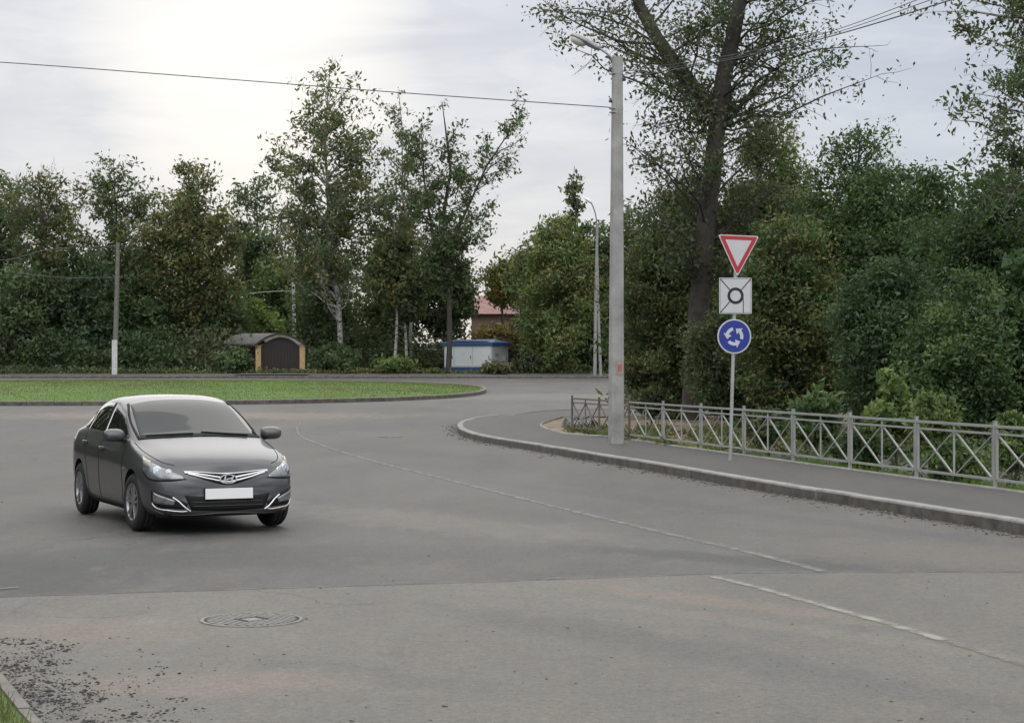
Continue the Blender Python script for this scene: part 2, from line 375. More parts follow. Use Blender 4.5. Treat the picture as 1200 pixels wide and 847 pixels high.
def kerb(name, line, width, h, m, seg=1.0, inward=1, gap=0.008, sink=0.1, chips=True):
    # a run of separate kerb stones; "line" is the road-side foot of the kerb
    L = np.asarray(line, float)[:, :2]
    d = np.r_[0, np.cumsum(np.linalg.norm(np.diff(L, axis=0), axis=1))]
    n = max(1, int(d[-1] / seg)); bm = bmesh.new(); rng = random.Random(3)
    P = lambda s: np.array([np.interp(s, d, L[:, 0]), np.interp(s, d, L[:, 1])])
    for i in range(n):
        s0 = i * d[-1] / n + gap / 2; s1 = (i + 1) * d[-1] / n - gap / 2
        p = P(s0); q = P(s1); t = (q - p) / (np.linalg.norm(q - p) + 1e-9); nn = np.array([-t[1], t[0]]) * inward
        dz = rng.uniform(-0.004, 0.004) if chips else 0; dw = rng.uniform(-0.004, 0.004)
        prof = [(dw, -sink), (dw, h - 0.03), (0.006 + dw, h - 0.01), (0.022 + dw, h), (width, h), (width, -sink)]
        R1 = []; R2 = []
        for (a_, z) in prof:
            x, y = p + nn * a_; R1.append(bm.verts.new((x, y, g(y) + z + dz)))
            x, y = q + nn * a_; R2.append(bm.verts.new((x, y, g(y) + z + dz)))
        k_ = len(prof)
        for j in range(k_):
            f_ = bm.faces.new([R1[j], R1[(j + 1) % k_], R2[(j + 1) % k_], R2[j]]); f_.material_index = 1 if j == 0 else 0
        bm.faces.new(R1[::-1]); bm.faces.new(R2)
    bmesh.ops.recalc_face_normals(bm, faces=bm.faces)
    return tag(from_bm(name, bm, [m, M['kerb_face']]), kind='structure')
def offset(line, dist):
    L = np.asarray(line, float)[:, :2]; T = np.gradient(L, axis=0); T /= np.linalg.norm(T, axis=1)[:, None]
    return L + np.stack([-T[:, 1], T[:, 0]], 1) * dist

sheet('ground', -700, 700, -60, 1500, -0.03, M['rough_ground'], 6.0, None)
sheet('road', -140, 140, -25, 121, 0.0, M['asph_new'], 1.0, 7.0)
# the older dusty surface this side of the transverse joint
seam = smooth_curve([at(-500, 716)[:2], at(0, 700)[:2], at(150, 695)[:2], at(350, 689)[:2], at(600, 681)[:2], at(835, 673)[:2], at(1000, 671)[:2], at(1250, 671)[:2], at(1500, 671)[:2]], 60)
seam[:, 1] += np.random.RandomState(1).normal(0, 0.012, 60)
near = [(x, -25) for x in (seam[0][0], seam[-1][0])]
strip('old_road', seam, near, 60, 0.004, 0.004, M['asph_old'], rows=30)
jt = strip('road_joint', seam + [0, 0.022], seam - [0, 0.012], 60, 0.008, 0.008, worn_paint('joint_tar', (0.05, 0.048, 0.045), 0.5, (0.15, 0.14, 0.13), 0.06, 3.0))

# pavement on the corner
kp = [at(*p)[:2] for p in [(582, 491), (560, 494), (543, 498), (536, 503), (539, 509), (555, 515), (577, 520), (620, 527), (700, 541), (770, 553), (840, 566), (920, 580), (1000, 593), (1100, 610), (1200, 627)]]
ex = np.array(kp[-1]) - np.array(kp[-3]); kp += [tuple(np.array(kp[-1]) + ex * 1.2), tuple(np.array(kp[-1]) + ex * 4)]
kline = smooth_curve(kp, 160)
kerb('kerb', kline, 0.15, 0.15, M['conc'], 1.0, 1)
inner_k = offset(kline, 0.152)
dpos = [at(*p, 0.12)[:2] for p in [(657, 489), (640, 494), (632, 498), (639, 502.5), (655, 507), (672, 510.5)]]
fA = np.array([1.48, 46.2]); fB = np.array([6.51, 25.3]); fd = (fB - fA) / 9
fn = np.array([fd[1], -fd[0]]) / np.linalg.norm(fd)      # points away from the pavement?
if fn[0] < 0: fn = -fn
fend = fA + fd * 26
gard = dpos + [tuple(fA + fd * s - fn * 0.06) for s in (1, 3, 5, 7, 9, 12, 18, 26)]
gl = smooth_curve(gard, 160)
a0 = inner_k[0]
walkA = np.vstack([inner_k]); 
strip('pavement', walkA, gl, 160, 0.142, 0.125, M['asph_walk'], rows=8)
# far side of the corner: pavement running back along the ring road
bk = [at(*p, 0.1)[:2] for p in [(579, 491.5), (597, 486.5), (625, 482.5), (668, 480)]]
bk += [(bk[-1][0] + 6, bk[-1][1] + 1.5), (bk[-1][0] + 20, bk[-1][1] + 3), (bk[-1][0] + 60, bk[-1][1] + 6)]
bl = smooth_curve(bk, 80)
gi_ = [tuple(kline[0] + [0.2, -0.2]), tuple(gl[0]), (gl[0][0] + 7, gl[0][1] + 3.0), (gl[0][0] + 20, gl[0][1] + 5), (gl[0][0] + 60, gl[0][1] + 8)]
gb = smooth_curve(gi_, 80)
strip('pavement', bl, gb, 80, 0.10, 0.122, M['asph_walk'], rows=4)
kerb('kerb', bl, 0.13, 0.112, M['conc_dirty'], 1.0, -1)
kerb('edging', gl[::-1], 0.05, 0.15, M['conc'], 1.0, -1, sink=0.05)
# ground inside the fence: sandy near the corner, falling away to the right
def bank(name, m):
    V = []; n = 120; a = gl; rows = 14
    for j in range(rows):
        u = j / (rows - 1)
        for i, p in enumerate(a):
            wdt = 30.0
            q = np.array([p[0], p[1]]) + np.array([0.91, 0.42]) * wdt * u ** 1.6
            drop = -0.9 * min(1, (u ** 1.6 * wdt) / 4.0) * min(1, max(0, (44 - p[1]) / 8))
            nz = 0.03 * math.sin(q[0] * 3.1) * math.cos(q[1] * 2.3)
            V.append((q[0] + 0.02, q[1], g(q[1]) + 0.11 + drop + (nz if j else 0)))
    nn = len(a)
    Fq = [[j * nn + i, j * nn + i + 1, (j + 1) * nn + i + 1, (j + 1) * nn + i] for j in range(rows - 1) for i in range(nn - 1)]
    return tag(from_np(name, V, Fq, m), kind='structure')
bank('verge', M['sand'])

# roundabout island
def sup(t, rx, ry, e=2.5):
    c, s = math.cos(t), math.sin(t)
    return (math.copysign(abs(c) ** (2 / e), c) * rx, math.copysign(abs(s) ** (2 / e), s) * ry)
IC = (-19.6, 87.0); IR = (18.4, 18.0)
isl = np.array([(IC[0] + sup(t, *IR)[0], IC[1] + sup(t, *IR)[1]) for t in np.linspace(0, 2 * math.pi, 241)])
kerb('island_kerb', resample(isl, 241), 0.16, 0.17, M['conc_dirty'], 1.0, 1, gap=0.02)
def island():
    V = [(IC[0], IC[1], g(IC[1]) + 0.36)]; rings = 14; n = 240
    for r_ in range(1, rings + 1):
        u = r_ / rings
        for i in range(n):
            x = IC[0] + (isl[i][0] - IC[0]) * u * 0.991; y = IC[1] + (isl[i][1] - IC[1]) * u * 0.991
            V.append((x, y, g(y) + 0.13 + 0.23 * (1 - u ** 3)))
    Fq = []
    for r_ in range(rings - 1):
        for i in range(n):
            a = 1 + r_ * n + i; b = 1 + r_ * n + (i + 1) % n
            Fq.append([a, b, b + n, a + n])
    o = from_np('island_lawn', V, Fq, M['lawn']); tag(o, kind='structure')
    bm = bmesh.new(); bm.from_mesh(o.data); bm.verts.ensure_lookup_table()
    for i in range(n): bm.faces.new([bm.verts[0], bm.verts[1 + i], bm.verts[1 + (i + 1) % n]])
    bmesh.ops.recalc_face_normals(bm, faces=bm.faces)
    bm.to_mesh(o.data); bm.free()
island()
def blades(name, pts, hgt, wid, m, seed, label=None):
    rng = np.random.RandomState(seed); n = len(pts); pts = np.asarray(pts, float)
    th = rng.uniform(0, 2 * np.pi, n); h = hgt * rng.uniform(0.5, 1.2, n); lean = rng.normal(0, 0.35, (n, 2)) * h[:, None]
    dx = np.stack([np.cos(th), np.sin(th), np.zeros(n)], 1) * (wid / 2)
    top = pts + np.stack([lean[:, 0], lean[:, 1], h], 1)
    V = np.stack([pts - dx, pts + dx, top], 1).reshape(-1, 3)
    o = from_np(name, V, np.arange(3 * n).reshape(-1, 3), m)
    return tag(o, label, 'grass', kind='stuff')
from mathutils import noise as mn
rng = np.random.RandomState(5)
pp = []
while len(pp) < 70000:
    x = rng.uniform(-38, -1); y = rng.uniform(69, 105)
    ex_ = abs((x - IC[0]) / IR[0]) ** 2.5 + abs((y - IC[1]) / IR[1]) ** 2.5
    if ex_ < 0.965:
        u = ex_ ** (1 / 2.5); pp.append((x, y, g(y) + 0.12 + 0.23 * (1 - u ** 3)))
pp = np.array(pp)
k1 = np.array([3.2 * mn.noise(Vector((p[0] * .22, p[1] * .13, 0))) + 1.6 * mn.noise(Vector((p[0] * .8, p[1] * .5, 4))) for p in pp]) + rng.normal(0, 0.45, len(pp)) - (pp[:, 1] - 84) * 0.10 > 0.0
blades('short_grass', pp[k1], 0.05, 0.035, M['blade'], 1, 'short bright green grass on the roundabout island')
blades('dull_grass', pp[~k1], 0.055, 0.035, M['blade_dull'], 2, 'dull olive grass towards the far side of the roundabout island')

# far kerb, footpath and verge
fk = np.array([(x, 120.0 + 0.0006 * (x + 5) ** 2) for x in np.linspace(-60, 60, 121)])
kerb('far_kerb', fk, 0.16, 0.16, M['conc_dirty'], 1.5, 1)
strip('far_pavement', fk + [0, 0.165], fk + [0, 3.2], 121, 0.15, 0.2, M['asph_walk'])
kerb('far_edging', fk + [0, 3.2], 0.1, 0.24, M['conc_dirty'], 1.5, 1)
strip('far_verge', fk + [0, 3.3], fk + [0, 60], 121, 0.25, 0.4, M['rough_ground'], rows=12)

# foreground left: kerb stub and grass
lk = smooth_curve([at(-60, 742)[:2], at(-5, 793)[:2], at(20, 822)[:2], at(44, 850)[:2], at(90, 900)[:2], at(190, 1050)[:2]], 40)
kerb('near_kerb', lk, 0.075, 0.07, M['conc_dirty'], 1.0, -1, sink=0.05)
lv = offset(lk, -0.076)
strip('near_verge', lv, lv + [-6, -3], 40, 0.055, 0.12, M['lawn'], rows=6)
rng = np.random.RandomState(9); pts = []
for _ in range(5200):
    u = rng.uniform(0, 1); i = int(u * 39); p = lv[i]; d = abs(rng.normal(0, 0.45))
    pts.append((p[0] - d * 0.89 + rng.uniform(-.08, .0), p[1] - d * 0.44 + rng.uniform(-.1, .1), 0.05))
blades('verge_grass', pts, 0.09, 0.009, M['blade_dull'], 4, 'fresh green grass behind the low kerb in the near left corner')
rng = np.random.RandomState(19); pts = []
for _ in range(7000):                         # grass tufts along the fence foot
    s = rng.uniform(0.2, 10.5); d = abs(rng.normal(0, 0.35)) + 0.05; p = fA + fd * s + fn * d
    if math.sin(s * 2.2) + math.sin(s * 5.1 + 1) + rng.normal(0, .4) < -0.3: continue
    pts.append((p[0], p[1], 0.08 - 0.2 * d * (s > 1.5)))
blades('fence_foot_grass', pts, 0.17, 0.02, M['blade'], 6, 'grass tufts growing under the metal fence')

# manholes, drawn as iron lids flush with the road
M['iron'] = mat('cast_iron', (0.15, 0.145, 0.138), 0.6, 0.3, var=0.25, vscale=12, bump=0.3)
M['iron_d'] = mat('cast_iron_groove', (0.035, 0.034, 0.033), 0.85)
M['iron_l'] = mat('worn_iron_rim', (0.20, 0.19, 0.175), 0.6, 0.1, var=0.3, vscale=14)
def manhole(px, py, r, label):
    c = at(px, py); e = empty('manhole_cover', (c[0], c[1], c[2] + 0.0045), label, 'manhole cover', 'manhole covers in the road')
    bm = bmesh.new(); lathe(bm, [(r, 0.0), (r, 0.008), (r * 0.93, 0.009), (r * 0.93, 0.002)], 48, 'Z'); from_bm('frame', bm, M['iron_l'], e)
    bm = bmesh.new(); rg = lathe(bm, [(r * 0.91, 0.0005), (r * 0.91, 0.004), (r * 0.05, 0.004)], 48, 'Z'); bm.faces.new(rg[-1])
    lid = from_bm('lid', bm, M['iron_d'], e)
    bm = bmesh.new()
    for i in range(-7, 8):
        y = i * r * 0.118; hw = math.sqrt(max(0.01, (r * 0.86) ** 2 - y * y))
        if abs(i) <= 2:
            for sg in (-1, 1): box(bm, (sg * (hw + r * 0.25) / 2, y, 0.0065), (hw - r * 0.25, r * 0.065, 0.004))
        else: box(bm, (0, y, 0.0065), (2 * hw, r * 0.065, 0.004))
    box(bm, (0, 0, 0.0062), (r * 0.32, r * 0.32, 0.003))
    bmesh.ops.rotate(bm, verts=bm.verts, matrix=Matrix.Rotation(R(-48), 3, 'Z'), cent=(0, 0, 0))
    from_bm('ribs', bm, M['iron_l'], lid)
manhole(295, 727, 0.36, 'round ribbed iron manhole cover in the near dusty asphalt')
manhole(457, 512, 0.32, 'small dark manhole cover out on the ring road beside the corner')

# road paint
def paint(name, pix, wid, m, off=0.004, n=80):
    L = smooth_curve([at(*p)[:2] for p in pix], n)
    o = strip(name, offset(L, wid / 2), offset(L, -wid / 2), n, off, off, m, rows=5)
    a_ = o.data.attributes.new('cover', 'FLOAT', 'POINT'); a_.data.foreach_set('value', np.repeat(np.array([0, .8, 1, .8, 0], dtype=np.float32), n))
    return o
paint('lane_line', [(352, 496), (348, 503), (356, 513), (390, 526), (440, 541), (500, 556), (580, 576), (660, 596), (760, 620), (860, 643), (925, 659), (965, 669.5)], 0.17, M['line_faint'], 0.004)
paint('dash_line', [(835, 676), (880, 687), (960, 709), (1040, 731), (1107, 751)], 0.14, M['line_dash'], 0.008)
paint('dash_line', [(1109, 751.6), (1160, 767), (1230, 790), (1350, 830)], 0.14, M['line_dim'], 0.008)
paint('far_dash', [(628, 457), (650, 458.6), (672, 461)], 0.2, M['line_faint'], 0.004, 10)
paint('patch_line', [(640, 679), (668, 677.5), (705, 677)], 0.05, M['line_faint'], 0.012, 8)
paint('patch_line', [(-10, 692), (8, 690), (22, 689)], 0.05, M['line_faint'], 0.012, 8)

# loose asphalt crumbs, leaves, grit
def crumbs(name, P, S, m, seed, label, flat=0.45, cat='rubble'):
    rng = np.random.RandomState(seed); n = len(P)
    base = np.array([(1, 0, 0), (-1, 0, 0), (0, 1, 0), (0, -1, 0), (0, 0, 1), (0, 0, -0.4)], float)
    fc = np.array([(0, 2, 4), (2, 1, 4), (1, 3, 4), (3, 0, 4), (2, 0, 5), (1, 2, 5), (3, 1, 5), (0, 3, 5)])
    V = base[None] * rng.uniform(0.5, 1.3, (n, 6, 1)) * np.asarray(S)[:, None, None]
    V[:, :, 2] *= flat
    th = rng.uniform(0, 6.28, n); c, s = np.cos(th)[:, None], np.sin(th)[:, None]
    x = V[:, :, 0] * c - V[:, :, 1] * s; y = V[:, :, 0] * s + V[:, :, 1] * c
    V = np.stack([x, y, V[:, :, 2]], 2) + np.asarray(P)[:, None, :]
    Fq = (fc[None] + 6 * np.arange(n)[:, None, None]).reshape(-1, 3)
    return tag(from_np(name, V.reshape(-1, 3), Fq, m), label, cat, kind='stuff')
M['crumb'] = mat('asphalt_crumb', (0.05, 0.048, 0.045), 0.9, var=0.4, vscale=20)
M['grit'] = mat('grit', (0.17, 0.15, 0.13), 0.9, var=0.5, vscale=20)
rng = np.random.RandomState(11); P = []; S = []
from mathutils import noise as mn
tries = 0
while len(P) < 2600 and tries < 120000:
    tries += 1
    px = rng.uniform(-40, 240); py = rng.uniform(748, 850)
    edge = 1.25 * (py - 752) + 48
    d_ = (edge - px) / 60
    if px < (py - 800) * 0.9: continue
    x, y, z = at(px, py)
    f = mn.noise(Vector((x * 2.6, y * 1.6, 0))) + 0.7 * mn.noise(Vector((x * 8, y * 6, 3))) + 0.5 * mn.noise(Vector((x * 23, y * 19, 7)))
    pr_ = 1 / (1 + math.exp(-(f * 6.0 + max(-1.5, min(1.0, d_)) * 2.6 - 1.5)))
    if rng.rand() > pr_: continue
    P.append((x, y, 0.006)); S.append(min(0.03, rng.lognormal(-5.15, 0.55)))
crumbs('asphalt_rubble', P, S, M['crumb'], 1, 'dark broken asphalt crumbs strewn by the low kerb in the near left corner')
P = [];S = []
for _ in range(2600):
    i = int(rng.uniform(0, 159)); p = kline[i]; q = offset(kline, -abs(rng.normal(0.02, 0.22)) - 0.02)[i] if False else None
    T = kline[min(159, i + 1)] - kline[max(0, i - 1)]; T = T / np.linalg.norm(T); nn = np.array([T[1], -T[0]])
    d = abs(rng.normal(0, 0.18)) + 0.01; u = p + T * rng.uniform(-.2, .2) + nn * d
    P.append((u[0], u[1], g(u[1]) + 0.004)); S.append(abs(rng.normal(0.008, 0.010)) + 0.004)
crumbs('gutter_grit', P[:1400], S[:1400], M['crumb'], 2, 'dark grit and dirt gathered along the corner kerb')
crumbs('gutter_leaves', P[1400:], np.array(S[1400:]) * 1.5, mat('dry_leaf', (0.22, 0.17, 0.12), 0.9, var=0.5, vscale=15), 3, 'dry leaves and pale litter along the corner kerb', 0.25, 'litter')
P = []; S = []
for _ in range(420):
    px = rng.uniform(0, 1200); py = 470 + 380 * rng.rand() ** 0.8; x, y, z = at(px, py)
    P.append((x, y, z + 0.007)); S.append(abs(rng.normal(0.0, 0.006)) + 0.003)
crumbs('road_grit', P, S, M['grit'], 4, 'small stones scattered over the carriageway')
# wet earth and leaves in the corner bed
P = []; S = []
for _ in range(2600):
    s = rng.uniform(-0.2, 4.5); d = rng.uniform(0.0, 3.2); p = fA + fd * s + fn * d * (0.4 + 0.3 * s)
    P.append((p[0] + rng.normal(0, .1), p[1] + rng.normal(0, .2), g(p[1]) + 0.13)); S.append(abs(rng.normal(0.02, 0.025)) + 0.01)
crumbs('bed_leaves', P, S, mat('fallen_leaf', (0.22, 0.16, 0.085), 0.9, var=0.6, vscale=8), 5, 'fallen leaves and clods on the sandy bed behind the fence', 0.4, 'litter')

# ------------------------------------------------------------------ trees
def leaf_mesh(name, P, size, mats, midx, seed, parent, elong=1.7, droop=0.0):
    rng = np.random.RandomState(seed); n = len(P)
    a = rng.normal(0, 1, (n, 3)); a[:, 2] -= droop; a /= np.linalg.norm(a, axis=1)[:, None]
    b = np.cross(a, rng.normal(0, 1, (n, 3))); b /= np.linalg.norm(b, axis=1)[:, None] + 1e-9
    s = size * rng.uniform(0.55, 1.25, n)[:, None]
    c = np.cross(a, b)
    A = a * s * 0.5 * elong; B = b * s * 0.36
    V = np.stack([P - A, P - A * 0.1 + B + c * s * 0.06, P + A, P - A * 0.1 - B + c * s * 0.06], 1).reshape(-1, 3)
    return from_np(name, V, np.arange(4 * n).reshape(-1, 4), mats, parent, midx)
def tree(name, label, cat, x, y, z0, prof, tr, nb, ntw, nleaf, lsize, mats, bark, seed, lines=None, sig=0.25, twl=0.28, bare=0.0,
         rise=(0.3, 1.1), lean=(0, 0), group=None, wts=None, rpow=0.5, trunk_name='trunk', crown_name='crown', twr=0.012, droop=0.0, clump=0.8, tdown=0.0, ysc=1.0, topthin=0.75, bcap=0.06):
    """prof: [(height, radius)...]; first height is where the crown starts, last is the top"""
    rng = np.random.RandomState(seed)
    root = empty(name, (x, y, z0), label, cat, group)
    ph = np.array([p[0] for p in prof]); pr = np.array([p[1] for p in prof]); H = ph[-1]
    acc = Acc()
    if lines is None:
        n = 9; zz = np.linspace(0, H * 0.97, n); wx = np.cumsum(rng.normal(0, 0.013 * H, n)); wy = np.cumsum(rng.normal(0, 0.013 * H, n))
        wx -= wx[0]; wy -= wy[0]
        pts = np.stack([wx + lean[0] * zz / H, wy + lean[1] * zz / H, zz - 0.15 * (zz == 0)], 1)
        lines = [(pts, tr * (1 - zz / H * 0.93) + 0.008)]
    for (p, r) in lines: acc.tube(p, r, 8)
    # tips
    zc = rng.uniform(0, 1, 4000) * (H - ph[0]) + ph[0]; rr = np.interp(zc, ph, pr)
    zc = zc[rng.rand(4000) < (rr / pr.max()) ** 1.2][:nb]
    TW = []; lean_l = [l for l in lines]
    for i, zt in enumerate(zc):
        cand = [l for l in lean_l if l[0][0][2] <= zt and l[0][-1][2] >= zt * 0.9] or [lean_l[-1]]
        L = cand[rng.randint(len(cand))][0]
        rmax = np.interp(zt, ph, pr); rad = rmax * rng.uniform(0.15, 1.0) ** rpow * rng.uniform(0.75, 1.25)
        az = rng.uniform(0, 2 * np.pi)
        cx = np.interp(zt, L[:, 2], L[:, 0]); cy = np.interp(zt, L[:, 2], L[:, 1])
        tip = np.array([cx + math.cos(az) * rad, cy + math.sin(az) * rad * ysc, zt])
        zs = zt - rad * rng.uniform(*rise) ; zs = min(max(zs, ph[0] * 0.5, L[0][2]), L[-1][2])
        st = np.array([np.interp(zs, L[:, 2], L[:, 0]), np.interp(zs, L[:, 2], L[:, 1]), zs])
        ln = np.linalg.norm(tip - st)
        mid = (st + tip) / 2 + np.array([0, 0, ln * rng.uniform(-0.08, 0.25)]) + rng.normal(0, 0.10, 3) * ln
        u = np.linspace(0, 1, 6)[:, None]
        q = (1 - u) ** 2 * st + 2 * u * (1 - u) * mid + u ** 2 * tip
        q[1:-1] += rng.normal(0, 0.03 * ln, (4, 3))
        br = min(tr * 0.3, bcap, 0.013 * ln + 0.005) * (1 - 0.85 * u[:, 0])
        acc.tube(q, br, 5)
        for k_ in range(ntw):
            s = rng.uniform(0.25, 1.0) if k_ else 1.0
            p0 = q[min(4, int(s * 5))] * (1 - (s * 5 % 1)) + q[min(5, int(s * 5) + 1)] * (s * 5 % 1) if s < 1 else q[5]
            dr = rng.normal(0, 1, 3) + (tip - st) / (ln + 1e-6) * 1.1 + np.array([0, 0, 0.35 - tdown]); dr /= np.linalg.norm(dr)
            tl = twl * (ln * 0.35 + pr.max() * 0.35) * rng.uniform(0.5, 1.4)
            p1 = p0 + dr * tl; p1[2] -= tdown * tl * 0.4
            isb = rng.rand() < bare
            TW.append((p0, p1, 0.0 if isb else rng.lognormal(0, clump)))
            pm = (p0 + p1) / 2 + rng.normal(0, 0.08, 3) * tl
            acc.tube(np.array([p0, pm, p1]), np.array([twr, twr * 0.8, twr * 0.4]), 3)
            if isb and bare > 0.1:
                for _ in range(3):
                    a_ = p0 + (p1 - p0) * rng.uniform(.3, .9); e_ = a_ + (dr + rng.normal(0, .7, 3)) * tl * 0.45
                    acc.tube(np.array([a_, (a_ + e_) / 2 + rng.normal(0, .03, 3), e_]), np.array([twr, twr * .7, twr * .4]) * 0.7, 3)
    acc.build(trunk_name, bark, root)
    W = np.array([t[2] for t in TW]); P0 = np.array([t[0] for t in TW]); P1 = np.array([t[1] for t in TW])
    tt = np.clip((P1[:, 2] - ph[0]) / (H - ph[0]), 0, 1); W = W * (1 - topthin * tt ** 2)
    idx = rng.choice(len(TW), nleaf, p=W / W.sum())
    u = rng.uniform(0.1, 1.1, nleaf)[:, None]
    P = P0[idx] * (1 - u) + P1[idx] * u + np.clip(rng.normal(0, sig, (nleaf, 3)), -1.9 * sig, 1.9 * sig) * np.array([1, 1, 0.8])
    P[:, 2] = np.maximum(P[:, 2], 0.03)
    wts = wts or [1.0] * len(mats)
    tm = rng.choice(len(mats), len(TW), p=np.array(wts) / sum(wts))
    mi = tm[idx]; sw = rng.rand(nleaf) < 0.2; mi[sw] = rng.choice(len(mats), sw.sum(), p=np.array(wts) / sum(wts))
    leaf_mesh(crown_name, P, lsize, mats, mi, seed + 1, root, droop=droop)
    return root
def pxs(px, Z): return (px - CX) / F * Z
def hgt(py, Z, z0): return CH + (HZ - py) / F * Z - z0
def T(name, label, px, top, Z, hwpx, base_py, nb, ntw, nleaf, lsize, mats, bark, seed, shape='round', tr=0.14, cat='tree', **kw):
    """tree given by where it stands and its crown's top and half width as seen in the photograph"""
    if Z > 105: mats = [M['l_dark_haze'] if m_ is M['l_dark'] else m_ for m_ in mats]  # far trees take the dark leaf colour with haze painted in
    z0 = g(Z) + (0.3 if Z > 122 else 0.05) if 'z0' not in kw else kw.pop('z0'); s = Z / F
    H = hgt(top, Z, z0); cb = max(0.3, hgt(base_py, Z, z0)); r = hwpx * s
    D = H - cb
    sh = {'round': [(0, .55), (.2, .9), (.5, 1), (.75, .8), (.92, .45), (1, .12)],
          'tall': [(0, .5), (.15, .8), (.45, 1), (.7, .78), (.88, .42), (1, .08)],
          'cone': [(0, .8), (.25, 1), (.5, .75), (.8, .35), (1, .05)],
          'dome': [(0, .7), (.3, 1), (.6, 1), (.85, .8), (1, .4)],
          'vase': [(0, .3), (.3, .6), (.6, .9), (.85, 1.0), (1, .35)],
          'column': [(0, .8), (.3, 1), (.6, .9), (.85, .6), (1, .2)]}[shape]
    prof = [(cb + a * D, b * r) for a, b in sh]
    kw.setdefault('group', ('shrubs ' if cat == 'shrub' else 'trees ') + ('beyond the roundabout' if Z > 105 else 'behind the metal fence'))
    return tree(name, label, cat, pxs(px, Z), Z, z0, prof, tr, nb, ntw, nleaf, lsize, mats, bark, seed, **kw)
D_, Md, Li, Ol, Br, Ye, Ru, Bl = (M['l_' + k_] for k_ in ('dark', 'mid', 'light', 'olive', 'brown', 'yellow', 'rust', 'blue'))
BK, BD, BI = M['bark'], M['bark_dark'], M['birch']
# --- belt of trees beyond the roundabout
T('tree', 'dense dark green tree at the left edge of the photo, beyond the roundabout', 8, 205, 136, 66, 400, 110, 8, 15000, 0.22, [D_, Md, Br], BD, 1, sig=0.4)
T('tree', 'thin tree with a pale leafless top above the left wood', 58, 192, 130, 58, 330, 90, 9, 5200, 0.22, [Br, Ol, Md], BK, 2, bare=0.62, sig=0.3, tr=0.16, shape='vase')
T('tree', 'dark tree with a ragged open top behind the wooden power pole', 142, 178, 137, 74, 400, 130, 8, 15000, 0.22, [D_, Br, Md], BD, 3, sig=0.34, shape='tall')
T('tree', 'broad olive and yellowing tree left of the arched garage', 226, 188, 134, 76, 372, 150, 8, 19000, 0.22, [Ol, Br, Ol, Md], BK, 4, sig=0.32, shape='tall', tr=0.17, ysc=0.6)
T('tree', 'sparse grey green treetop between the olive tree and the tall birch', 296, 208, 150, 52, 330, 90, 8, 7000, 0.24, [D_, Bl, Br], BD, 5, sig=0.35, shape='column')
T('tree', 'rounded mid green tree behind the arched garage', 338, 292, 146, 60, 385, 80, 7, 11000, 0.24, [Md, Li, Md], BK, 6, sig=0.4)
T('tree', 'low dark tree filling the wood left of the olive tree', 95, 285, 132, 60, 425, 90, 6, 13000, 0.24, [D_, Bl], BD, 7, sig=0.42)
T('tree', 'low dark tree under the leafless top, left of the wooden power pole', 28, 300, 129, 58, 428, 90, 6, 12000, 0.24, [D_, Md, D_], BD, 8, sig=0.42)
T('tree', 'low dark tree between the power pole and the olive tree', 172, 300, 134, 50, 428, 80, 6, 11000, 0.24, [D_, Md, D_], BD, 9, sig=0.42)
T('tree', 'dark tree standing close left of the arched garage', 258, 330, 135, 42, 425, 60, 6, 8000, 0.23, [D_, Md], BD, 10, sig=0.4)
T('birch_tree', 'tallest birch with a white trunk and dense dark crown, right of the garage', 400, 70, 127, 74, 330, 150, 8, 12500, 0.22, [D_, Md, Ol, Br], BI, 11, sig=0.3, shape='column', tr=0.19, lean=(0.2, 0))
T('birch_tree', 'slender sparse birch standing between the tallest birch and the leaning aspen', 484, 100, 131, 44, 330, 90, 8, 4200, 0.2, [Br, Md, Ol], BI, 12, bare=0.25, sig=0.25, shape='column', tr=0.13)
def aspen():
    Z = 124; s = Z / F; z0 = g(Z) + 0.3
    def q(px, py): return ((px - 525) * s, 0, CH + (HZ - py) * s - z0)
    main = np.array([q(525, 445), q(527, 400), q(526, 330), q(520, 250), q(528, 200), q(522, 150), q(518, 120)])
    l1 = np.array([q(524, 300), q(545, 250), q(570, 195), q(590, 165), q(606, 142)])
    l2 = np.array([q(526, 330), q(508, 280), q(498, 220), q(494, 160)])
    tree('aspen_tree', 'open aspen with a long limb leaning right, its dark trunk in front of the kiosk', 'tree', pxs(525, Z), Z, z0,
         [(5.5, 1.2), (8, 2.6), (12, 3.0), (15, 2.4), (17.2, 1.0), (18.5, .3)], 0.18, 130, 8, 9500, 0.2, [D_, Md, Br], BD, 13,
         lines=[(main, [.19, .18, .16, .13, .09, .05, .02]), (l1, [.1, .08, .06, .04, .02]), (l2, [.1, .08, .05, .02])], sig=0.26, bare=0.22)
aspen()
T('birch_tree', 'short birch with a white trunk, left one of the pair beside the kiosk', 462, 245, 126, 36, 360, 50, 7, 4200, 0.25, [Md, Br, Ol], BI, 14, sig=0.3, tr=0.11, shape='tall', lean=(0.5, 0))
T('birch_tree', 'short birch with a white trunk, right one of the pair beside the kiosk', 476, 250, 127, 36, 370, 50, 7, 4200, 0.25, [Md, D_, Br], BI, 15, sig=0.3, tr=0.10, shape='tall', lean=(-0.3, 0))
T('tree', 'bushy dark tree right of the garage under the tallest birch', 388, 285, 133, 46, 432, 80, 6, 10500, 0.23, [D_, D_, Md], BD, 16, sig=0.4)
T('tree', 'bushy green tree behind the pair of short birches', 455, 300, 137, 50, 425, 80, 6, 10500, 0.23, [Md, D_, Br], BD, 17, sig=0.4)
T('tree', 'dark tree right behind the aspen trunk', 518, 290, 136, 36, 392, 70, 6, 8000, 0.23, [D_, Md, Br], BD, 18, sig=0.38)
T('tree', 'yellowing tree above the kiosk by the red roof', 592, 302, 139, 27, 352, 55, 7, 3000, 0.23, [Ye, Ol, Md], BK, 19, sig=0.35)
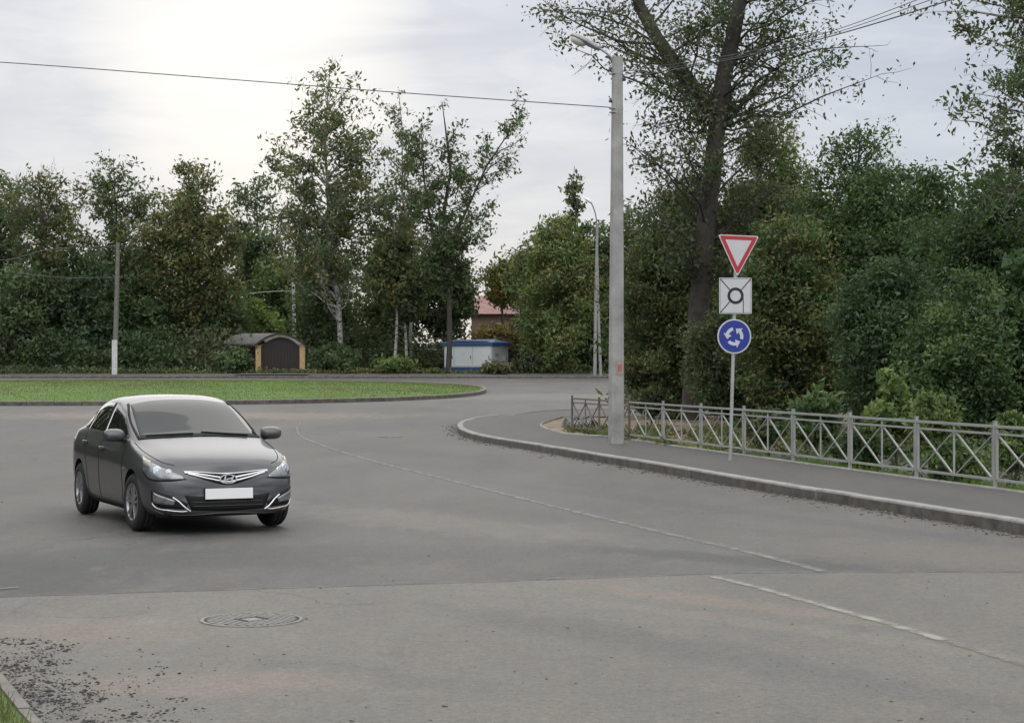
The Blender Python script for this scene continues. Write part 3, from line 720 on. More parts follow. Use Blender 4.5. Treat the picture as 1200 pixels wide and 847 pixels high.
T('tree', 'rusty orange shrub just behind the kiosk', 588, 382, 131, 32, 415, 50, 6, 4200, 0.26, [Ru, Ol, Br, Ye], BK, 20, sig=0.3, cat='shrub')
T('tree', 'light green tree right of the kiosk', 656, 240, 125, 52, 430, 120, 8, 26000, 0.19, [Md, Li, Ol], BK, 21, sig=0.34, shape='tall')
T('tree', 'narrow tree with a thin pointed top left of the street lamp post', 679, 186, 127, 26, 350, 60, 7, 3400, 0.24, [Md, Br], BK, 22, sig=0.22, shape='cone', tr=0.10)
T('tree', 'dark tree at the kerb behind the far street lamp', 706, 262, 127, 46, 432, 100, 7, 20000, 0.19, [D_, Md, D_], BD, 23, sig=0.34)
T('tree', 'tree hidden behind the near lamp post', 750, 240, 126, 46, 435, 100, 7, 18000, 0.2, [D_, Br, Md], BD, 24, sig=0.32)
T('tree', 'low dull green tree between the kiosk and the light green tree', 634, 275, 134, 34, 425, 80, 7, 9000, 0.22, [Br, Md, D_], BD, 25, sig=0.35)
T('shrub', 'bright yellow green shrub behind the arched garage roof', 303, 356, 139, 27, 395, 50, 6, 5000, 0.24, [Li], BK, 26, sig=0.28, cat='shrub', z0=2.0)
T('shrub', 'leafy shrub just left of the left garage pillar', 277, 408, 124.5, 22, 432, 30, 6, 2600, 0.2, [D_, Md], BD, 27, sig=0.2, cat='shrub', tr=0.04)
T('shrub', 'large leaved light green shrub under the pair of birches', 462, 422, 124.5, 26, 438, 30, 6, 1300, 0.26, [Li, Md], BD, 28, sig=0.2, cat='shrub', tr=0.04)
T('shrub', 'dark shrub between the garage and the tallest birch', 392, 405, 125.5, 28, 436, 40, 6, 4200, 0.2, [D_, Md], BD, 29, sig=0.25, cat='shrub', tr=0.04)
T('shrub', 'brown green bush in front of the right end of the kiosk', 584, 427, 123.6, 22, 438, 30, 6, 1700, 0.17, [Br, Ol], BD, 30, sig=0.16, cat='shrub', tr=0.04)
T('shrub', 'dark bush right of the kiosk in front of the boundary wall', 622, 412, 124.5, 22, 436, 30, 6, 2200, 0.2, [D_, Br], BD, 31, sig=0.2, cat='shrub', tr=0.04)
T('tree', 'loose light green tree rising behind the kiosk, right of the aspen', 606, 280, 144, 32, 352, 70, 8, 4800, 0.22, [Md, Ol, Br], BK, 32, sig=0.3, tr=0.1, topthin=0.5)
# understorey and the wood behind as masses nobody could count
def mass(name, label, n, xr, yf, zf, size, mats, seed, nclump=60, base_off=0.3):
    rng = np.random.RandomState(seed); cx = rng.uniform(*xr, nclump); rad = rng.uniform(0.8, 1.5, nclump)
    i = rng.randint(0, nclump, n); x = cx[i] + rng.normal(0, 1.0, n) * rad[i]
    y = np.array([yf(v, rng) for v in x]); hh = np.array([zf(v) for v in cx])[i]
    z = np.abs(rng.beta(1.1, 1.4, n)) * hh * (0.25 + 1.15 * rng.uniform(0, 1, nclump) ** 1.5)[i]
    z0 = np.array([g(v) for v in y]) + base_off
    mi = rng.randint(0, len(mats), nclump)[i]
    o = leaf_mesh(name, np.stack([x, y, z0 + z], 1), size, mats, mi, seed + 1, None)
    return tag(o, label, 'undergrowth', kind='stuff')
mass('undergrowth', 'tangled dark undergrowth along the far pavement left of the garage', 26000, (-38, -19.5), lambda v, r: r.uniform(126.5, 131), lambda v: 2.5, 0.24, [D_, D_, Br, D_], 41)
mass('undergrowth', 'tangled undergrowth between the garage and the far street lamp', 24000, (-13, 13), lambda v, r: r.uniform(129, 136) , lambda v: 2.6, 0.24, [D_, Md, Br], 42)
mass('low_weeds', 'low weeds along the edge of the far pavement', 9000, (-38, 14), lambda v, r: r.uniform(123.5, 124.6), lambda v: 0.22 if -5.6 < v < -0.5 or -17.5 < v < -12.5 else 0.45, 0.14, [D_, Md, Ol, Br], 43, 90)
mass('distant_wood', 'dark wood filling the background behind the tree belt', 95000, (-52, 30), lambda v, r: r.uniform(152, 166), lambda v: 9.5 + 2 * math.sin(v * .4) - (7.0 if -6 < v < 5 else 0), 0.34, [D_, Br, Md, D_], 44, 110)

# --- stand of trees on the right, behind the fence
def old_tree():
    Z = 52.0; s = Z / F; z0 = -0.3
    def q(px, py, dy=0): return ((px - 820) * s, dy, CH + (HZ - py) * s - z0)
    main = np.array([q(812, 492), q(814, 430), q(820, 350), q(828, 260), q(836, 190), q(842, 132)])
    lm = np.array([q(842, 140), q(822, 112, .2), q(795, 75, .5), q(772, 40, .7), q(752, 0, .9), q(738, -60, 1.0), q(728, -130, 1.0)])
    rm = np.array([q(842, 132), q(848, 90), q(857, 50, -.2), q(866, 0, -.4), q(878, -70, -.5), q(884, -150, -.4)])
    sm = np.array([q(846, 150), q(880, 110, .6), q(905, 90, .9), q(925, 78, 1.1)])
    tree('old_tree', 'big old tree with a thick forked trunk behind the lamp post and the signs', 'tree', pxs(820, Z), Z, z0,
         [(4.6, 1.6), (6.2, 2.0), (8, 2.4), (10, 2.7), (12, 2.8), (14, 2.4), (15.5, .8)], 0.32, 150, 12, 22000, 0.095, [D_, Br, D_, Br], BD, 51,
         lines=[(main, [.34, .30, .28, .26, .25, .24]), (lm, [.24, .22, .21, .19, .17, .12, .06]), (rm, [.25, .23, .21, .19, .15, .08]), (sm, [.08, .06, .04, .02])],
         sig=0.24, twl=0.26, tdown=0.35, clump=0.9, rise=(0.2, 1.1), rpow=0.3, topthin=0.2, bcap=0.045, twr=0.009)
old_tree()
T('tree', 'brownish green tree behind the big forked trunk, its leaves on both sides of it', 795, 205, 55, 80, 470, 190, 8, 67500, 0.088, [Br, D_, Ol, Md], BD, 52, sig=0.2, shape='column', twl=0.2, z0=-0.2, twr=0.008)
T('tree', 'tall brownish tree behind the three road signs', 882, 130, 59, 66, 470, 160, 8, 59400, 0.088, [Br, Ol, Br, Md], BD, 53, sig=0.2, shape='tall', twl=0.2, z0=-0.2, twr=0.008)
T('tree', 'yellow green tree rising right of the signs', 932, 150, 60, 62, 440, 150, 8, 48600, 0.088, [Ol, Li, Md, Ol], BK, 54, sig=0.22, shape='tall', twl=0.2, z0=-0.2, twr=0.008)
T('maple_tree', 'dark green maple with the highest top right of the signs', 1012, 155, 49, 84, 450, 170, 8, 75600, 0.084, [Bl, Md, Md], BD, 55, sig=0.22, shape='dome', twl=0.2, z0=-0.3, twr=0.008)
T('maple_tree', 'mid green maple in the middle of the right hand stand', 1085, 200, 47, 78, 460, 150, 8, 67500, 0.084, [Bl, Md, D_], BD, 56, sig=0.22, shape='dome', twl=0.2, z0=-0.4, twr=0.008)
T('maple_tree', 'broad dark maple at the right edge under the hanging birch', 1168, 205, 43, 92, 470, 170, 8, 75600, 0.080, [Bl, D_, Md], BD, 57, sig=0.22, shape='dome', twl=0.2, z0=-0.5, twr=0.008)
T('tree', 'dark rounded tree right behind the roundabout sign', 945, 255, 45, 74, 480, 150, 8, 62100, 0.080, [Md, D_, Ol], BD, 58, sig=0.18, twl=0.2, z0=-0.4, twr=0.008)
T('tree', 'low dark tree above the fence in the middle of the right hand stand', 1045, 300, 39, 72, 495, 130, 8, 56700, 0.072, [Bl, D_, D_], BD, 59, sig=0.17, twl=0.2, z0=-0.6, twr=0.007)
T('tree', 'low dark tree above the fence at the right edge', 1140, 320, 36, 74, 500, 130, 8, 56700, 0.068, [Bl, Md, Md], BD, 60, sig=0.17, twl=0.2, z0=-0.7, twr=0.007)
T('tree', 'low dark tree at the foot of the big old tree', 862, 350, 49, 62, 480, 110, 8, 43200, 0.080, [D_, Br, D_], BD, 61, sig=0.17, twl=0.2, z0=-0.3, twr=0.007)
T('tree', 'low dark tree cut by the right edge of the photo', 1235, 300, 36, 80, 500, 110, 8, 22000, 0.13, [Bl, D_], BD, 62, sig=0.18, twl=0.2, z0=-0.7, twr=0.007)
def birch_right():
    Z = 38.0; s = Z / F; z0 = -0.5
    tree('birch_tree', 'birch hanging its branches in from the top right corner', 'tree', pxs(1262, Z), Z, z0,
         [(5.0, 1.2), (6.5, 2.4), (8.5, 2.7), (10.5, 2.3), (12.5, 1.4), (14, .4)], 0.17, 170, 9, 26000, 0.085, [D_, Br, Md], BI, 63,
         sig=0.12, twl=0.3, tdown=0.9, clump=1.0, rise=(0.2, 0.9), twr=0.006, droop=0.6)
birch_right()
# shrubs close behind the fence
sh = [(1052, 432, 30.6, 40, 500, 4200, .075, [Li, Md], 'light green shrub standing highest above the middle of the fence'),
      (1092, 458, 29.4, 32, 520, 3200, .07, [Li, Md, Li], 'light green shrub just right of the highest one behind the fence'),
      (1192, 478, 27.0, 34, 540, 3200, .07, [Li, Md], 'light green shrub behind the right end of the fence'),
      (950, 452, 33.8, 38, 510, 3600, .08, [Md, Bl, Md], 'mid green shrub behind the fence between the signs and the highest shrub'),
      (1120, 520, 28.6, 44, 560, 4200, .065, [Md, Bl, Li], 'low shrub seen through the fence near its right end'),
      (1010, 505, 31.6, 40, 545, 3600, .07, [Bl, D_, Md], 'low dark shrub seen through the middle of the fence'),
      (765, 455, 47.0, 24, 478, 900, .13, [Br, D_], 'thin dark shrub whose leaves stand against the far road right of the lamp post'),
      (900, 478, 36.0, 30, 510, 2600, .08, [D_, Br, Bl], 'dark shrub behind the fence right of the sign post')]
for i, (px, top, Z, hw, bp, nl, ls, ms, lab) in enumerate(sh):
    T('shrub', lab, px, top, Z, hw, bp, 34, 7, nl, ls, ms, BD, 70 + i, cat='shrub', tr=0.025, sig=0.06, z0=(-0.05 if i == 6 else -0.55), twr=0.004, shape='cone' if i in (0, 2) else 'round',
      trunk_name='stem', crown_name='foliage', clump=0.6, droop=0.3)
def right_mass():
    rng = np.random.RandomState(77); n = 52000; s = rng.uniform(1.6, 13, n); d = 0.7 + rng.rand(n) ** 0.8 * 13
    P = fA[None] + fd[None] * s[:, None] + fn[None] * d[:, None]
    cl_ = np.array([mn.noise(Vector((p[0] * .9, p[1] * .55, 0))) for p in P])
    top = np.clip((0.35 + 0.22 * d) * (1 + 1.3 * cl_), 0.1, 3.2)
    top *= np.clip((s - 1.6) / 3.0, 0.03, 1)
    z = -0.55 * np.clip(d / 3, 0, 1) + rng.rand(n) * top
    z = np.where(P[:, 1] > 44, np.maximum(z, 0.05), z)
    o = leaf_mesh('undergrowth', np.stack([P[:, 0], P[:, 1], z], 1), 0.085, [Bl, D_, Md, Br], (np.clip((cl_ * 4 + 2 + rng.normal(0, .6, n)), 0, 3)).astype(int), 78, None)
    tag(o, 'dark undergrowth filling the bank behind the metal fence', 'undergrowth', kind='stuff')
right_mass()
mass('distant_wood', 'dark trees massed behind the right hand stand', 50000, (8.0, 34), lambda v, r: r.uniform(64, 74), lambda v: 6.2, 0.26, [D_, Br, Bl, D_], 45, 70, 0.1)

mass('roadside_wood', 'dark wood beside the road, left of the photo', 26000, (-27, -19), lambda v, r: r.uniform(-12, 48), lambda v: 9.0, 0.8, [D_, Br, Md, D_], 46, 60, 0.0)

def bed():
    rng = np.random.RandomState(81); n = 9000; P = []
    while len(P) < n:
        s_ = rng.uniform(-0.3, 4.2); d = rng.uniform(-.1, 5.5); p = fA + fd * s_ + fn * d
        if mn.noise(Vector((p[0] * 1.5, p[1] * .8, 5))) < 0.02 + 0.1 * rng.rand(): continue
        P.append((p[0], p[1], g(p[1]) + 0.12 + abs(rng.normal(0, .07))))
    o = leaf_mesh('bed_weeds', np.array(P), 0.07, [Md, Ol, Br], rng.randint(0, 3, n), 82, None)
    tag(o, 'low weeds and grass patches on the sandy bed behind the rusty fence', 'weeds', kind='stuff')
    bm = bmesh.new(); bmesh.ops.create_grid(bm, x_segments=40, y_segments=30, size=1)
    c = at(677, 500, .12)
    for v in bm.verts:
        x, y = v.co.x, v.co.y; e = max(0, 1 - (x * x + y * y) ** 1.5)
        hgt_ = .26 * e ** .5 * (0.55 + .9 * abs(mn.noise(Vector((x * 2.6, y * 2.6, 1)))) + .5 * abs(mn.noise(Vector((x * 7, y * 7, 4)))))
        v.co = (x * .5 * (1 + .25 * mn.noise(Vector((y * 2, x, 8)))), y * 1.1 * (1 + .2 * mn.noise(Vector((x * 2, y, 9)))), hgt_ - .02)
    o = from_bm('plastic_sheet', bm, mat('black_sheet', (.012, .012, .013), .35), None, True); o.location = (c[0] + .12, c[1] + .9, c[2])
    tag(o, 'crumpled black plastic sheet lying behind the rusty end of the fence', 'plastic sheet')
bed()

# ------------------------------------------------------------------ metal fence
M['fence_grey'] = mat('grey_fence_paint', (0.30, 0.305, 0.285), 0.6, 0.0, var=0.14, vscale=3, bump=0.2)
M['fence_rust'] = mat('rusty_fence_paint', (0.13, 0.105, 0.085), 0.75, 0.0, var=0.5, vscale=3, bump=0.3)
def fence_post(name, p, m, root, wide, h=0.885, ang=0.0):
    bm = bmesh.new(); z0 = 0.10; L = math.atan2(fd[1], fd[0])
    box(bm, (p[0], p[1], z0 + h / 2 + 0.02), (0.045, 0.045, h + 0.04), L, 0.004)
    if wide:
        for s_ in (-1, 1):
            u = fd / np.linalg.norm(fd) * 0.052 * s_
            box(bm, (p[0] + u[0], p[1] + u[1], z0 + 0.15 + (h - 0.21) / 2), (0.03, 0.035, h - 0.21), L, 0.003)
    box(bm, (p[0], p[1], z0 + h + 0.045), (0.055, 0.055, 0.014), L, 0.003)
    from_bm(name, bm, m, root)
def fence_panel(p, q, m, root, th=0.028):
    bm = bmesh.new(); z0 = 0.10; d = (q - p) / np.linalg.norm(q - p); a = p + d * 0.085; b = q - d * 0.085
    V3 = lambda u, z: (a[0] + (b[0] - a[0]) * u, a[1] + (b[1] - a[1]) * u, z0 + z)
    bar(bm, (p[0] + d[0] * .024, p[1] + d[1] * .024, z0 + 0.865), (q[0] - d[0] * .024, q[1] - d[1] * .024, z0 + 0.865), 0.04, 0.035)
    bar(bm, V3(0, 0.765), V3(1, 0.765), th, th); bar(bm, V3(0, 0.15), V3(1, 0.15), th * 1.2, th * 1.2)
    bar(bm, V3(0.5, 0.17), V3(0.5, 0.85), th * .9, th * .9)
    for u0, u1 in ((0.0, 0.48), (0.52, 1.0)):
        bar(bm, V3(u0 + 0.01, 0.74), V3(u1 - 0.01, 0.175), th * .8, th * .8)
        e = fn * 0.012
        A_ = np.array(V3(u0 + 0.01, 0.175)); B_ = np.array(V3(u1 - 0.01, 0.74)); A_[:2] += e; B_[:2] += e
        bar(bm, A_, B_, th * .6, th * .6)
    from_bm('panel', bm, m, root)
def fence(i0, i1, m, label, first_post=True, wide=True):
    p0 = fA + fd * i0
    root = empty('metal_fence', (p0[0], p0[1], 0.0), label, 'fence')
    c0 = len(C.objects); made = []
    for i in range(i0, i1 + 1):
        if i > i0 or first_post: fence_post('post', fA + fd * i, m, root, wide)
        if i < i1: fence_panel(fA + fd * i, fA + fd * (i + 1), m, root)
    for ch in root.children: ch.matrix_parent_inverse = Matrix.Translation(-root.location)
bpy.context.view_layer.update()
fence(0, 2, M['fence_rust'], 'rusty brown end of the pavement fence behind the concrete lamp post', wide=False)
fence(2, 12, M['fence_grey'], 'grey painted metal fence with crossed bars along the pavement', False)

# ------------------------------------------------------------------ lamp post
def lamp_post():
    x, y, z = at(723.5, 520, 0.125); root = empty('street_lamp', (x, y, z - 0.02), 'tall concrete street lamp post at the pavement edge by the fence', 'street lamp')
    s = y / F; H = (520 - 66) * s
    bm = bmesh.new(); secs = []
    for h, wd, dp_ in ((-0.3, .30, .25), (0, .295, .245), (H * .5, .255, .21), (H, .205, .165)):
        c = 0.035; hx, hy = wd / 2, dp_ / 2
        ring = [(-hx + c, -hy), (hx - c, -hy), (hx, -hy + c), (hx, hy - c), (hx - c, hy), (-hx + c, hy), (-hx, hy - c), (-hx, -hy + c)]
        secs.append([bm.verts.new((a - 0.03 * (1 - h / H), b, h)) for a, b in ring])
    for A, B in zip(secs, secs[1:]):
        for j in range(8): bm.faces.new([A[j], A[(j + 1) % 8], B[(j + 1) % 8], B[j]])
    bm.faces.new(secs[-1]); bmesh.ops.rotate(bm, verts=bm.verts, matrix=Matrix.Rotation(R(24), 3, 'Z'), cent=(0, 0, 0))
    o = from_bm('pole', bm, M['pole'], root)
    # faded red stencilled mark
    zc = (520 - 430) * s
    mk = bmesh.new(); fr = Matrix.Rotation(R(24), 4, 'Z')
    box(mk, fr @ Vector((0.01 - .02, -0.1245, zc)), (0.15, 0.004, 0.30), R(24))
    from_bm('painted_patch', mk, worn_paint('faded_red_patch', (0.42, 0.22, 0.19), 0.52, (0.34, 0.32, 0.30), 0.12, 9), root)
    fc_ = bpy.data.curves.new('number', 'FONT'); fc_.body = '8'; fc_.size = 0.2; fc_.extrude = 0.001; fc_.align_x = 'CENTER'
    to = bpy.data.objects.new('number', fc_); C.objects.link(to); dg = bpy.context.evaluated_depsgraph_get()
    me = bpy.data.meshes.new_from_object(to.evaluated_get(dg)); C.objects.unlink(to); bpy.data.objects.remove(to)
    n_ = link('number', me, root, [mat('red_stencil', (0.38, 0.07, 0.06), 0.7)])
    n_.matrix_local = fr @ Matrix.Translation((-0.01, -0.128, zc - 0.07)) @ Matrix.Rotation(R(90), 4, 'X')
    gm = mat('galvanised_steel', (0.33, 0.34, 0.34), 0.45, 0.5, var=0.2)
    for h in (H - 1.08, H - 1.16, H - 0.35):
        bm = bmesh.new(); box(bm, (-.03 * h / H, 0, h), (0.235, 0.20, 0.03), R(24)); from_bm('clamp_band', bm, gm, root)
    im = mat('insulator_dark', (0.06, 0.05, 0.05), 0.4)
    for h, dx in ((H - .3, .16), (H - .3, -.16), (H - .5, .15), (H - .95, -.15)):
        bm = bmesh.new(); bar(bm, (0, 0, h), (dx, -.02, h), .018, .018); lathe(bm, [(.0, .0), (.03, .0), (.035, .03), (.02, .05), (.025, .08), (.0, .09)], 10, 'Z', M=Matrix.Translation((dx, -.02, h))); from_bm('insulator', bm, im, root)
    ac = Acc(); q = lambda px, py: Vector(((px - 723.5) * s, -0.0, (520 - py) * s))
    pts = smooth_curve([q(724, 100), q(722, 76), q(714, 64), q(700, 54)], 14)
    ac.tube(pts, [.026] * 14, 8); ac.build('arm', gm, root)
    # lamp head: long housing with a glass bowl beneath
    a = q(703, 57); b = q(668, 40); dr = (b - a).normalized(); L = (b - a).length
    Mh = Matrix.Translation(a) @ dr.to_track_quat('X', 'Z').to_matrix().to_4x4()
    bm = bmesh.new(); prev = None
    for u, wd, h1, h0 in ((0, .05, .04, -.04), (.12, .09, .07, -.05), (.35, .12, .085, -.05), (.45, .17, .10, -.04), (.75, .19, .10, -.03), (.95, .12, .06, -.02), (1, .03, .02, -.01)):
        ring = [bm.verts.new(Mh @ Vector((u * L, wd * math.cos(t) , (h1 if math.sin(t) > 0 else -h0) * math.sin(t)))) for t in np.linspace(0, 2 * math.pi, 14, endpoint=False)]
        if prev:
            for j in range(14): f = bm.faces.new([prev[j], prev[(j + 1) % 14], ring[(j + 1) % 14], ring[j]]); f.smooth = True
        else: bm.faces.new(ring[::-1])
        prev = ring
    bm.faces.new(prev); hd = from_bm('lamp_head', bm, mat('lamp_housing', (0.30, 0.30, 0.30), 0.4, 0.4), root)
    bm = bmesh.new(); bmesh.ops.create_uvsphere(bm, u_segments=16, v_segments=8, radius=1, matrix=Mh @ Matrix.Translation((L * .7, 0, -.035)) @ Matrix.Diagonal((L * .27, .15, .10, 1)))
    for v in bm.faces: v.smooth = True
    from_bm('lamp_glass', bm, mat('lamp_glass', (0.62, 0.62, 0.55), 0.25, 0, 0.4), hd)
    return Vector((x, y, z)), H
LP, LH = lamp_post()

def wire(name, pts, rad, label, m, n=60):
    ac = Acc(); P = smooth_curve([tuple(p) for p in pts], n); ac.tube(P, [rad] * n, 5)
    return tag(ac.build(name, m), label, 'wire', 'overhead wires')
M['wire'] = mat('wire_black', (0.03, 0.03, 0.03), 0.6); M['wire_a'] = mat('wire_grey', (0.10, 0.10, 0.11), 0.5)
d0 = LP.y
wire('overhead_wire', [ray(716, 126, d0), ray(460, 108, d0 + .6), ray(255, 92, d0 + 1.2), ray(0, 73, d0 + 2), ray(-300, 55, d0 + 3)], 0.011, 'single thin wire crossing the sky from the left edge to the lamp post', M['wire_a'])
wire('overhead_wire', [ray(729, 92, d0), ray(850, 71, 34), ray(965, 45, 29), ray(1115, 0, 24), ray(1300, -62, 20)], 0.010, 'lowest and thickest of the three wires in the top right sky', M['wire'])
wire('overhead_wire', [ray(729, 84, d0), ray(850, 66, 34), ray(960, 41, 29), ray(1075, 0, 24), ray(1260, -74, 19)], 0.006, 'upper one of the three wires in the top right sky', M['wire'])
wire('overhead_wire', [ray(729, 88, d0), ray(850, 69, 34), ray(962, 43.5, 29), ray(1088, 1, 24), ray(1270, -68, 19)], 0.006, 'middle one of the three wires in the top right sky', M['wire'])

# ------------------------------------------------------------------ road signs
M['s_white'] = mat('sign_white', (0.52, 0.52, 0.52), 0.45, var=0.05); M['s_red'] = mat('sign_red', (0.42, 0.02, 0.03), 0.4)
M['s_blue'] = mat('sign_blue', (0.012, 0.03, 0.25), 0.4); M['s_black'] = mat('sign_black', (0.01, 0.01, 0.01), 0.5); M['s_back'] = mat('sign_back', (0.3, 0.31, 0.31), 0.5, 0.4)
def flat(name, poly, y0, th, m, parent, holes=None):
    bm = bmesh.new(); vs = [bm.verts.new((x, y0, z)) for x, z in poly]; f = bm.faces.new(vs)
    r = bmesh.ops.extrude_face_region(bm, geom=[f]); bmesh.ops.translate(bm, vec=(0, th, 0), verts=[v for v in r['geom'] if isinstance(v, bmesh.types.BMVert)])
    bmesh.ops.recalc_face_normals(bm, faces=bm.faces); return from_bm(name, bm, m, parent)
def rpoly(pts, rad, n=5):
    out = []; k_ = len(pts)
    for i in range(k_):
        p = Vector(pts[i]); a = Vector(pts[i - 1]) - p; b = Vector(pts[(i + 1) % k_]) - p
        half = a.angle(b) / 2; t = rad / math.tan(half); A = p + a.normalized() * t; B = p + b.normalized() * t
        for j in range(n + 1):
            u = j / n; out.append(tuple((1 - u) ** 2 * A + 2 * u * (1 - u) * p + u * u * B))
    return out
def ringmesh(name, outer, inner, y0, m, parent):
    bm = bmesh.new(); n = len(outer)
    A = [bm.verts.new((x, y0, z)) for x, z in outer]; B = [bm.verts.new((x, y0, z)) for x, z in inner]
    for j in range(n): bm.faces.new([A[j], A[(j + 1) % n], B[(j + 1) % n], B[j]])
    r = bmesh.ops.extrude_face_region(bm, geom=bm.faces[:]); bmesh.ops.translate(bm, vec=(0, -0.0015, 0), verts=[v for v in r['geom'] if isinstance(v, bmesh.types.BMVert)])
    bmesh.ops.recalc_face_normals(bm, faces=bm.faces); return from_bm(name, bm, m, parent)
def signs():
    x, y, z = at(855.5, 540, 0.12); s = y / F
    root = empty('road_sign', (x, y, z - .01), 'grey post carrying three road signs at the pavement fence', 'road sign', rz=R(8))
    lx = lambda py: (540 - py) / 265 * 8 * s            # the post leans a little to the right
    hz = lambda py: (540 - py) * s
    ac = Acc(); ac.tube(np.array([(0, 0, -.1), (lx(420), 0, hz(420)), (lx(290), 0, hz(290))]), [.032] * 3, 12); ac.build('post', mat('post_grey', (0.36, 0.37, 0.35), 0.5, 0.2, var=0.15), root)
    y0 = -0.045
    circ = lambda cx, cz, r, n=48: [(cx + r * math.cos(t), cz + r * math.sin(t)) for t in np.linspace(0, 2 * math.pi, n, endpoint=False)]
    # give way
    cx = lx(300) + .035; zt = hz(276); zb = hz(320); hw = 23.5 * s; ro = R(-2)
    def rot(P, c, a): return [(c[0] + (p[0] - c[0]) * math.cos(a) - (p[1] - c[1]) * math.sin(a), c[1] + (p[0] - c[0]) * math.sin(a) + (p[1] - c[1]) * math.cos(a)) for p in P]
    tri = lambda k_, rd: rot(rpoly([(cx - hw * k_, (zt - (zt - zb) * .33) + (zt - zb) * .33 * k_), (cx, (zt - (zt - zb) * .33) - (zt - zb) * .72 * k_), (cx + hw * k_, (zt - (zt - zb) * .33) + (zt - zb) * .33 * k_)], rd), (cx, zt), ro)
    a = flat('give_way_sign', tri(1.06, .035), y0, .012, M['s_white'], root)
    ringmesh('red_border', tri(.98, .03), tri(.68, .008), y0 - .001, M['s_red'], a)
    # square board
    cx = lx(346) + .0; hz0, hz1 = hz(367), hz(325); hw = 19.5 * s; c = (cx, (hz0 + hz1) / 2); hh = (hz1 - hz0) / 2
    sq = rpoly([(cx - hw, c[1] - hh), (cx + hw, c[1] - hh), (cx + hw, c[1] + hh), (cx - hw, c[1] + hh)], .02)
    b = flat('direction_board', sq, y0, .012, M['s_white'], root)
    e = hw * .955; e2 = hh * .955
    ringmesh('thin_frame', [(cx - e, c[1] - e2), (cx + e, c[1] - e2), (cx + e, c[1] + e2), (cx - e, c[1] + e2)],
             [(cx - e + .007, c[1] - e2 + .007), (cx + e - .007, c[1] - e2 + .007), (cx + e - .007, c[1] + e2 - .007), (cx - e + .007, c[1] + e2 - .007)], y0 - .001, mat('frame_grey', (0.2, 0.2, 0.2), .5), b)
    ro_, ri_ = hw * .50, hw * .33
    ringmesh('black_ring', circ(c[0], c[1], ro_), circ(c[0], c[1], ri_), y0 - .001, M['s_black'], b)
    def stroke(p, q, wd):
        bm = bmesh.new()
        d = Vector((q[0] - p[0], q[1] - p[1])).normalized(); nn = Vector((-d.y, d.x)) * wd / 2
        for yy in (y0 - .0028,):
            bm.faces.new([bm.verts.new((p[0] + nn.x, yy, p[1] + nn.y)), bm.verts.new((p[0] - nn.x, yy, p[1] - nn.y)), bm.verts.new((q[0] - nn.x, yy, q[1] - nn.y)), bm.verts.new((q[0] + nn.x, yy, q[1] + nn.y))])
        from_bm('black_line', bm, M['s_black'], b)
    for sx, sz in ((-1, 1), (1, 1), (-1, -1)):
        stroke((cx + sx * e, c[1] + sz * e2), (cx + sx * ro_ * .72, c[1] + sz * ro_ * .72), .017)
    stroke((cx + ro_ * .95, c[1] - ro_ * .3), (cx + ro_ * .95, c[1] - e2), .014)
    # blue roundabout disc
    cx = lx(394) + .0; cz = hz(393.5); r = 20.3 * s
    d = flat('roundabout_sign', circ(cx, cz, r), y0, .012, M['s_white'], root)
    flat('blue_disc', circ(cx, cz, r * .92), y0 - .0025, .002, M['s_blue'], d)
    for k_ in range(3):
        bm = bmesh.new(); a0_ = R(100 + 120 * k_); a1_ = a0_ + R(62); r0, r1 = r * .34, r * .53
        n = 10; yy = y0 - .0045
        A = [bm.verts.new((cx + r1 * math.cos(t), yy, cz + r1 * math.sin(t))) for t in np.linspace(a0_, a1_, n)]
        B = [bm.verts.new((cx + r0 * math.cos(t), yy, cz + r0 * math.sin(t))) for t in np.linspace(a0_, a1_, n)]
        for j in range(n - 1): bm.faces.new([A[j], A[j + 1], B[j + 1], B[j]])
        rm = (r0 + r1) / 2; tp = a1_ + R(38)
        bm.faces.new([bm.verts.new((cx + (r * .68) * math.cos(a1_), yy, cz + (r * .68) * math.sin(a1_))), bm.verts.new((cx + rm * 1.05 * math.cos(tp), yy, cz + rm * 1.05 * math.sin(tp))), bm.verts.new((cx + r * .18 * math.cos(a1_), yy, cz + r * .18 * math.sin(a1_)))])
        from_bm('white_arrow', bm, M['s_white'], d)
    for pyy in (292, 333, 360, 384, 404): bm = bmesh.new(); box(bm, (lx(pyy), 0, hz(pyy)), (.09, .075, .03)); from_bm('clamp', bm, M['s_back'], root)
signs()

